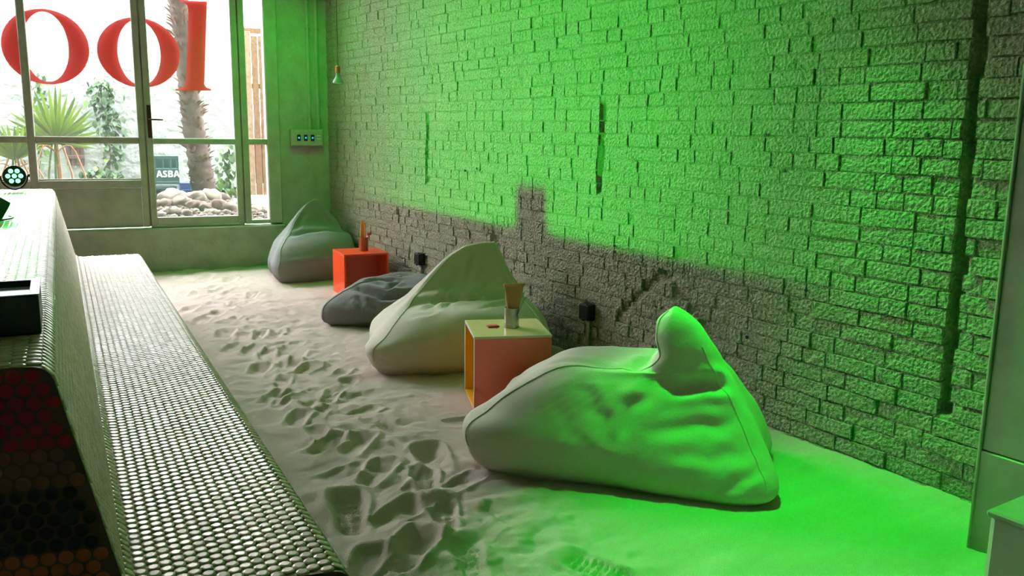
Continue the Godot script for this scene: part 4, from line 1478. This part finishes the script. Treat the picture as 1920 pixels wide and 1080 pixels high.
	# slumped dark bag
	bag("charcoal bean bag slumped flat with a folded top", Vector3(2.16, 0, -5.83), Vector2(0.80, 0.60), [
		[[0.03, 0.04, -0.02], [0.38, 0.02, -0.02], [0.76, 0.05, -0.02], [0.79, 0.25, -0.02], [0.74, 0.44, -0.02], [0.4, 0.5, -0.02], [0.1, 0.46, -0.02], [0.03, 0.25, -0.02]],
		[[-0.02, 0.0, 0.03], [0.38, -0.06, 0.05], [0.79, 0.0, 0.05], [0.82, 0.25, 0.05], [0.76, 0.48, 0.05], [0.4, 0.54, 0.05], [0.06, 0.5, 0.05], [-0.01, 0.25, 0.05]],
		[[-0.01, 0.0, 0.12], [0.38, -0.08, 0.14], [0.8, 0.0, 0.14], [0.83, 0.25, 0.14], [0.77, 0.48, 0.14], [0.4, 0.54, 0.14], [0.05, 0.5, 0.13], [0.0, 0.25, 0.12]],
		[[0.05, 0.05, 0.19], [0.38, -0.02, 0.21], [0.77, 0.05, 0.22], [0.8, 0.25, 0.22], [0.74, 0.45, 0.22], [0.4, 0.5, 0.23], [0.12, 0.46, 0.2], [0.06, 0.25, 0.19]],
		[[0.16, 0.12, 0.255], [0.42, 0.04, 0.24], [0.74, 0.08, 0.27], [0.77, 0.25, 0.29], [0.71, 0.4, 0.29], [0.44, 0.45, 0.29], [0.2, 0.4, 0.27], [0.15, 0.25, 0.26]],
		[[0.24, 0.16, 0.29], [0.44, 0.10, 0.27], [0.7, 0.12, 0.31], [0.72, 0.25, 0.325], [0.66, 0.36, 0.325], [0.46, 0.4, 0.325], [0.28, 0.35, 0.30], [0.22, 0.25, 0.295]],
		[[0.36, 0.2, 0.31], [0.47, 0.17, 0.295], [0.6, 0.19, 0.325], [0.62, 0.25, 0.34], [0.58, 0.31, 0.34], [0.48, 0.33, 0.34], [0.39, 0.3, 0.325], [0.35, 0.25, 0.315]],
		[[0.47, 0.24, 0.325], [0.49, 0.235, 0.325], [0.51, 0.24, 0.33], [0.515, 0.25, 0.33], [0.51, 0.26, 0.33], [0.49, 0.265, 0.33], [0.475, 0.26, 0.33], [0.47, 0.25, 0.325]]],
		[[[[0.2, 0.1, 0.26], [0.32, 0.05, 0.2], [0.42, 0.02, 0.17], [0.52, 0.02, 0.2], [0.75, 0.03, 0.24]], 0.028, 0.036], [[[0.24, 0.14, 0.285], [0.34, 0.2, 0.3], [0.5, 0.16, 0.3]], 0.022, 0.014], [[[0.44, 0.06, 0.2], [0.52, 0.16, 0.3]], 0.02, 0.014], [[[0.3, 0.28, 0.31], [0.6, 0.24, 0.33]], 0.026, 0.014], [[[0.25, 0.0, 0.2], [0.3, -0.03, 0.1]], 0.02, 0.01], [[[0.18, 0.02, 0.2], [0.2, -0.02, 0.1]], 0.016, 0.007], [[[0.33, 0.0, 0.17], [0.38, -0.05, 0.1]], 0.018, 0.008]],
		M.canvas_charcoal, M.piping_dark, [[0, 8, 70]], 25, 0.009)
	# far bag in the corner
	bag("dark grey bean bag with a pointed back in the corner by the window", Vector3(2.405, 0.02, -7.6), Vector2(0.995, 0.1), [
		[[0.03, 0.03, -0.02], [0.38, 0.0, -0.02], [0.68, 0.04, -0.02], [0.71, 0.3, -0.02], [0.65, 0.52, -0.02], [0.38, 0.55, -0.02], [0.06, 0.53, -0.02], [0.03, 0.3, -0.02]],
		[[-0.02, 0.0, 0.04], [0.38, -0.03, 0.05], [0.71, 0.0, 0.05], [0.73, 0.3, 0.05], [0.68, 0.55, 0.05], [0.38, 0.58, 0.05], [0.02, 0.56, 0.05], [-0.02, 0.3, 0.05]],
		[[-0.03, 0.0, 0.12], [0.38, -0.04, 0.14], [0.72, 0.0, 0.14], [0.73, 0.3, 0.14], [0.68, 0.55, 0.14], [0.38, 0.58, 0.14], [0.02, 0.56, 0.14], [-0.03, 0.3, 0.13]],
		[[-0.005, 0.01, 0.19], [0.38, -0.03, 0.22], [0.7, 0.02, 0.22], [0.72, 0.3, 0.22], [0.67, 0.54, 0.22], [0.38, 0.57, 0.22], [0.04, 0.55, 0.22], [0.0, 0.3, 0.21]],
		[[0.02, 0.08, 0.28], [0.39, 0.04, 0.33], [0.69, 0.08, 0.32], [0.71, 0.3, 0.31], [0.66, 0.53, 0.31], [0.39, 0.56, 0.33], [0.07, 0.54, 0.31], [0.04, 0.3, 0.29]],
		[[0.09, 0.18, 0.36], [0.4, 0.15, 0.405], [0.68, 0.18, 0.385], [0.69, 0.34, 0.38], [0.65, 0.5, 0.38], [0.4, 0.55, 0.42], [0.12, 0.52, 0.38], [0.1, 0.34, 0.37]],
		[[0.15, 0.27, 0.41], [0.41, 0.26, 0.42], [0.65, 0.27, 0.40], [0.66, 0.38, 0.42], [0.655, 0.5, 0.43], [0.42, 0.53, 0.47], [0.17, 0.5, 0.44], [0.15, 0.38, 0.42]],
		[[0.22, 0.36, 0.50], [0.43, 0.36, 0.49], [0.62, 0.37, 0.49], [0.63, 0.42, 0.5], [0.61, 0.48, 0.51], [0.44, 0.51, 0.54], [0.24, 0.48, 0.52], [0.21, 0.42, 0.51]],
		[[0.30, 0.41, 0.60], [0.43, 0.40, 0.60], [0.55, 0.41, 0.59], [0.56, 0.44, 0.6], [0.55, 0.47, 0.61], [0.44, 0.49, 0.62], [0.31, 0.47, 0.61], [0.29, 0.44, 0.605]],
		[[0.36, 0.43, 0.67], [0.44, 0.425, 0.69], [0.51, 0.43, 0.67], [0.515, 0.445, 0.67], [0.51, 0.46, 0.67], [0.44, 0.47, 0.69], [0.365, 0.46, 0.67], [0.357, 0.445, 0.67]],
		[[0.42, 0.442, 0.705], [0.44, 0.44, 0.708], [0.46, 0.442, 0.705], [0.462, 0.445, 0.705], [0.46, 0.45, 0.705], [0.44, 0.452, 0.707], [0.42, 0.45, 0.705], [0.418, 0.445, 0.705]]],
		[[[[0.12, 0.22, 0.405], [0.4, 0.24, 0.42], [0.67, 0.24, 0.40]], 0.03, 0.018], [[[0.0, 0.0, 0.185], [0.38, -0.03, 0.2], [0.69, 0.02, 0.2]], 0.02, -0.006], [[[0.22, 0.3, 0.44], [0.34, 0.4, 0.6]], 0.022, 0.012], [[[0.58, 0.3, 0.44], [0.5, 0.4, 0.6]], 0.022, 0.01]],
		M.canvas_grey, M.piping_dark, [[0, 10, 83]], 36)

# ------------------------------------------------------------------ cubes and what stands on them
func build_cubes() -> void:
	var h := 0.395
	# near cube, opening towards the window side
	var a := Vector3(2.083, 0, -3.555)
	var b := Vector3(2.443, 0, -3.404)
	var X := (b - a).normalized()
	var turn := atan2(-X.z, X.x)
	var s := 0.392
	var c := thing("cube_table", "cream-topped cube table with red-orange front and open yellow inside", "side table", a, turn, "cube tables on the sand")
	var k := 0.014
	# frame: x along the front, z = 0 front, -s rear
	slab("top_panel", Vector3(0, h - k, -s), Vector3(s, h, 0), M.laminate_cream, c, 0.002)
	slab("front_panel", Vector3(0, -0.02, -k), Vector3(s, h - k - 0.0005, 0), M.lacquer_salmon, c, 0.002)
	slab("rear_panel", Vector3(0, -0.02, -s), Vector3(s, h - k - 0.0005, -s + k), M.laminate_yellow, c, 0.002)
	slab("bottom_panel", Vector3(0, -0.02, -s + k), Vector3(s, k, -k), M.laminate_yellow, c, 0.002)
	slab("inner_panel", Vector3(s * 0.3, k, -s + k), Vector3(s * 0.3 + k, h - k, -k), M.laminate_yellow, c, 0.001)
	slab("side_panel", Vector3(s - k, k, -s + k), Vector3(s, h - k, -k), M.lacquer_salmon, c, 0.001)
	slab("inner_lining", Vector3(0.004, k, -k - 0.004), Vector3(s * 0.3, h - k, -k), M.laminate_yellow, c, 0.001)
	slab("edge_band", Vector3(-0.002, 0, -k - 0.001), Vector3(0.001, h, 0.001), M.edge_white, c, 0.0005)
	slab("edge_band", Vector3(-0.002, 0, -s), Vector3(0.001, h, -s + k), M.edge_white, c, 0.0005)
	slab("edge_band", Vector3(-0.002, h - k, -s + k), Vector3(0.001, h, -k), M.edge_white, c, 0.0005)
	slab("edge_band", Vector3(0, h - 0.006, -0.0005), Vector3(s, h + 0.0005, 0.0012), M.edge_white, c, 0.0005)
	slab("edge_band", Vector3(s - 0.0005, h - 0.006, -s), Vector3(s + 0.0012, h + 0.0005, 0), M.edge_white, c, 0.0005)
	# far orange cube, opening towards the camera side
	var fa := Vector3(2.665, 0, -6.727)
	var f := thing("cube_table", "orange lacquered cube table with an open front by the dark bean bags", "side table", fa, -deg_to_rad(7.0), "cube tables on the sand")
	var fs := 0.388
	var fh := 0.36
	var e := 0.016
	slab("top_panel", Vector3(0, fh - e, -fs), Vector3(fs, fh, 0), M.lacquer_orange, f, 0.002)
	slab("side_panel", Vector3(0, -0.03, -fs), Vector3(e, fh - e - 0.0005, 0), M.lacquer_orange, f, 0.002)
	slab("side_panel", Vector3(fs - e, -0.03, -fs), Vector3(fs, fh - e - 0.0005, 0), M.lacquer_orange, f, 0.002)
	slab("bottom_panel", Vector3(e, -0.03, -fs), Vector3(fs - e, e - 0.01, 0), M.lacquer_orange, f, 0.002)
	slab("rear_panel", Vector3(e, e - 0.01, -0.3), Vector3(fs - e, fh - e, -0.285), M.lacquer_salmon, f, 0.002)
	# tin can with a paper bag
	var tp := on_floor(959, 613, h)
	var t := thing("tin_can", "ribbed tin can on the cream cube table", "can", tp, 0.3, "tin cans on the cube tables")
	can_parts(t, 0.039, 0.105, M.tin)
	var pb := thing("paper_bag", "folded kraft paper bag standing in the ribbed tin can", "paper bag", tp + Vector3(0, 0.008, 0), turn + 0.15)
	var rows := []
	for q in [[0.0, 0.028, 0.022], [0.06, 0.029, 0.022], [0.1, 0.033, 0.02], [0.14, 0.042, 0.014], [0.19, 0.05, 0.007], [0.215, 0.053, 0.004]]:
		var row := PackedVector3Array()
		for j in 28:
			var an := TAU * j / 28.0
			row.append(Vector3(signf(cos(an)) * pow(absf(cos(an)), 0.6) * q[1] + (q[0] * 0.06), q[0] + 0.004 * sin(an * 3.0), signf(sin(an)) * pow(absf(sin(an)), 0.6) * q[2]))
		rows.append(row)
	part("bag_body", grid(rows, true, true, true, true), M.kraft_paper, pb)
	slab("folded_rim", Vector3(-0.045, 0.205, -0.007), Vector3(0.068, 0.222, 0.007), M.kraft_paper, pb, 0.002)
	var fk := thing("fork", "metal fork leaning in the ribbed tin can", "cutlery", tp, turn)
	part("shaft", tube(PackedVector3Array([Vector3(0.016, 0.02, 0.018), Vector3(0.062, 0.165, 0.024)]), 0.0035, 6), M.chrome, fk)
	part("fork_head", box(Vector3(0.014, 0.03, 0.004), 0.001), M.chrome, fk, Transform3D(Basis(Vector3.BACK, -0.3), Vector3(0.066, 0.178, 0.0245)))
	var cp := on_floor(924, 613, h)
	var cd := thing("card_packet", "small red card packet lying on the cream cube table", "packet", cp, turn + 0.2)
	part("card", box(Vector3(0.062, 0.008, 0.036), 0.002), M.card_red, cd, at(0, 0.0042, 0))
	# can on the orange cube
	var fp := on_floor(682, 470, fh)
	var ft := thing("tin_can", "tin can on the orange cube table, orange light put into its colour", "can", fp, 0.0, "tin cans on the cube tables")
	can_parts(ft, 0.04, 0.12, M.tin_orange_lit)
	var nk := thing("paper_napkins", "peach paper napkins bunched in the orange-lit tin can", "napkins", fp + Vector3(0, 0.01, 0), 0.0)
	for q in [[-0.012, 0.0, 0.25, -0.06, 0.1], [0.01, 0.012, 0.235, 0.05, 0.9], [0.004, -0.012, 0.245, 0.02, 2.0]]:
		var st := begin()
		add_box(st, Vector3(0.036, q[2], 0.007), Vector3(q[0], q[2] * 0.5, q[1]), 0.003, Basis(Vector3.UP, q[4]) * Basis(Vector3.BACK, q[3]))
		part("napkin", done(st), M.paper_orange, nk)
	part("napkin_corner", box(Vector3(0.034, 0.022, 0.02), 0.005), M.card_red, nk, Transform3D(Basis(Vector3.BACK, 0.3), Vector3(0.045, 0.135, 0.02)))

func can_parts(t: Node3D, r: float, h: float, m: Material) -> void:
	var prof := [[0.0, 0.0], [r, 0.0], [r + 0.0015, 0.003]]
	for k in 6: prof.append([r - (0.0014 if k % 2 else 0.0), 0.012 + k * 0.004])
	prof.append([r, 0.04])
	prof.append([r, h - 0.04])
	for k in 8: prof.append([r - (0.0014 if k % 2 else 0.0), h - 0.038 + k * 0.004])
	prof.append([r, h - 0.003])
	prof.append([r + 0.0018, h])
	prof.append([r - 0.0015, h])
	prof.append([r - 0.003, h - 0.004])
	prof.append([r - 0.003, 0.006])
	prof.append([0.0, 0.006])
	part("can_wall", lathe(prof, 32), m, t)

# ------------------------------------------------------------------ sockets, switches, pipes, pendant
func build_fixtures() -> void:
	var k := 0
	for q in [[792, 485, "black outdoor socket box on the brick wall behind the charcoal bag"], [1107, 584, "black outdoor socket box on the brick wall near the hooded bag"]]:
		var p := on_wall(q[0], q[1])
		var t := thing("socket_box", q[2], "socket", Vector3(WALL_X, p.y, p.z), -PI / 2, "black socket boxes on the brick wall")
		slab("box", Vector3(-0.048, -0.05, -0.004), Vector3(0.048, 0.05, 0.045), M.black_plastic, t, 0.006)
		slab("cover", Vector3(-0.044, -0.046, 0.045), Vector3(0.044, 0.046, 0.056), M.black_plastic, t, 0.005)
		slab("hinge", Vector3(-0.03, 0.044, 0.04), Vector3(0.03, 0.054, 0.056), M.black_metal, t, 0.002)
		slab("latch", Vector3(-0.012, -0.052, 0.05), Vector3(0.012, -0.038, 0.06), M.black_metal, t, 0.002)
		var u := thing("cable_duct", "painted cable duct running down from the " + ("socket behind the charcoal bag" if k == 0 else "socket near the hooded bag"), "cable duct", Vector3(WALL_X, 0, p.z), -PI / 2, "cable ducts under the sockets")
		slab("duct", Vector3(-0.018, -0.1, -0.006), Vector3(0.018, p.y - 0.051, 0.022), M.painted_mortar, u, 0.003)
		k += 1
	var turn := deg_to_rad(BACK_TURN)
	# switch box on the pier
	var nf := -0.055
	var a := on_back(546, 274, nf + 0.06)
	var b := on_back(606, 243, nf + 0.06)
	var sb := thing("switch_box", "white switch box with three blue lit rocker switches", "switch box", back_pt((a.x + b.x) * 0.5, (a.y + b.y) * 0.5, nf), turn)
	var hw := (b.x - a.x) * 0.5
	var hh := (b.y - a.y) * 0.5
	slab("case", Vector3(-hw, -hh, 0), Vector3(hw, hh, 0.055), M.painted_wood, sb, 0.005)
	slab("face_plate", Vector3(-hw + 0.008, -hh + 0.01, 0.055), Vector3(hw - 0.008, hh - 0.01, 0.061), M.painted_wood, sb, 0.003)
	for i in 3:
		var x := -hw * 0.52 + i * hw * 0.42
		var rk := slab("rocker", Vector3(x - 0.017, -0.03, 0.061), Vector3(x + 0.017, 0.03, 0.069), M.black_plastic, sb, 0.004)
		part("indicator", box(Vector3(0.016, 0.016, 0.004), 0.002), M.blue_led, rk, at(0, 0.0, 0.005))
	for i in 2:
		slab("vent_slot", Vector3(hw * 0.58, -0.012 + i * 0.03, 0.061), Vector3(hw * 0.58 + 0.04, -0.006 + i * 0.03, 0.063), M.edge_white, sb, 0.001)
	# conduits
	for q in [[577, "narrow painted conduit pipe beside the window pier"], [593, "painted conduit pipe nearest the brick wall corner"]]:
		var p := on_back(q[0] + 4, 238, nf + 0.02)
		var c := thing("conduit_pipe", q[1], "pipe", back_pt(p.x, b.y, nf), turn, "conduit pipes above the switch box")
		part("pipe", tube(PackedVector3Array([Vector3(0, 0.0, 0.018), Vector3(0, 1.0, 0.018), Vector3(0, CEIL - b.y, 0.018)]), 0.017, 12), M.painted_wood, c)
		for vv in [52, 220]:
			var cy := on_back(585, vv, nf + 0.02).y - b.y
			part("clip", box(Vector3(0.046, 0.012, 0.036), 0.003), M.painted_wood, c, at(0, cy, 0.018))
	# pendant lamp
	var dp := on_back(634, 156, 1.1)
	var base := back_pt(dp.x, dp.y, 1.1)
	var l := thing("pendant_lamp", "bare reflector bulb hanging on a brown cord in the corner", "pendant lamp", base, 0.0)
	part("cord", tube(PackedVector3Array([Vector3(0, 0.145, 0), Vector3(0, 1.0, 0), Vector3(0, CEIL - base.y, 0)]), 0.0032, 6), M.cord_brown, l)
	part("lamp_holder", lathe_hard([[0.0, 0.15], [0.012, 0.15], [0.022, 0.138], [0.022, 0.085], [0.0, 0.085]], 18), M.copper, l)
	part("reflector", lathe([[0.018, 0.09], [0.019, 0.06], [0.026, 0.045], [0.042, 0.02], [0.048, 0.006], [0.048, 0.0]], 24), M.steel_grey, l)
	part("bulb_face", lathe([[0.047, 0.002], [0.03, -0.003], [0.0, -0.005]], 24), M.bulb_face, l)

# ------------------------------------------------------------------ things on the counter
func build_counter_things() -> void:
	var ct := 0.954
	# black box tray at the near end
	var t := thing("box_tray", "black wooden box tray at the near end of the mosaic counter", "tray", bench_b * Vector3(-0.058, ct, -2.07), deg_to_rad(BENCH_TURN))
	var wd := 0.46
	var dp := 0.225
	var hh := 0.085
	slab("front_wall", Vector3(-wd, 0, -0.012), Vector3(0, hh, 0), M.black_plastic, t, 0.002)
	slab("rear_wall", Vector3(-wd, 0, -dp), Vector3(0, hh, -dp + 0.012), M.black_plastic, t, 0.002)
	slab("side_wall", Vector3(-0.014, 0, -dp + 0.012), Vector3(0, hh, -0.012), M.black_plastic, t, 0.002)
	slab("side_wall", Vector3(-wd, 0, -dp + 0.012), Vector3(-wd + 0.014, hh, -0.012), M.black_plastic, t, 0.002)
	slab("tray_floor", Vector3(-wd + 0.014, 0.06, -dp + 0.012), Vector3(-0.014, 0.07, -0.012), M.tray_grey, t, 0.001)
	slab("rim", Vector3(-0.018, hh, -dp), Vector3(0.002, hh + 0.003, 0.0), M.tray_grey, t, 0.001)
	slab("rim", Vector3(-wd, hh, -0.014), Vector3(-0.018, hh + 0.003, 0.001), M.tray_grey, t, 0.001)
	# black wedge speaker with cable
	var s := thing("wedge_speaker", "small black wedge speaker with a cable on the mosaic counter", "speaker", bench_b * Vector3(-0.24, ct, -4.74), deg_to_rad(BENCH_TURN))
	var st := extrude(PackedVector2Array([Vector2(-0.12, 0), Vector2(-0.02, 0), Vector2(0.03, 0.085), Vector2(-0.02, 0.12), Vector2(-0.12, 0.13)]), 0.13)
	part("cabinet", st, M.black_plastic, s)
	part("grille", box(Vector3(0.005, 0.08, 0.11), 0.002), M.black_metal, s, Transform3D(Basis(Vector3.BACK, -0.53), Vector3(0.006, 0.043, 0.065)))
	part("cable", tube(curve([Vector3(-0.08, 0.04, 0.13), Vector3(-0.04, 0.012, 0.15), Vector3(0.0, 0.006, 0.1), Vector3(0.03, 0.006, 0.0), Vector3(0.01, 0.006, -0.08)], 16), 0.005, 6), M.black_plastic, s)
	# back bar shelf that carries the second stage light, beyond the frame
	var b := thing("back_bar", "wooden back bar shelf behind the counter", "shelf", Vector3(-1.95, 0, -4.67), 0.0)
	slab("shelf_top", Vector3(-0.5, 0.95, -1.2), Vector3(0.2, 0.99, 1.2), M.shutter_brown, b, 0.004)
	slab("cabinet", Vector3(-0.5, -0.14, -1.15), Vector3(0.15, 0.95, 1.15), M.shutter_brown, b, 0.004)
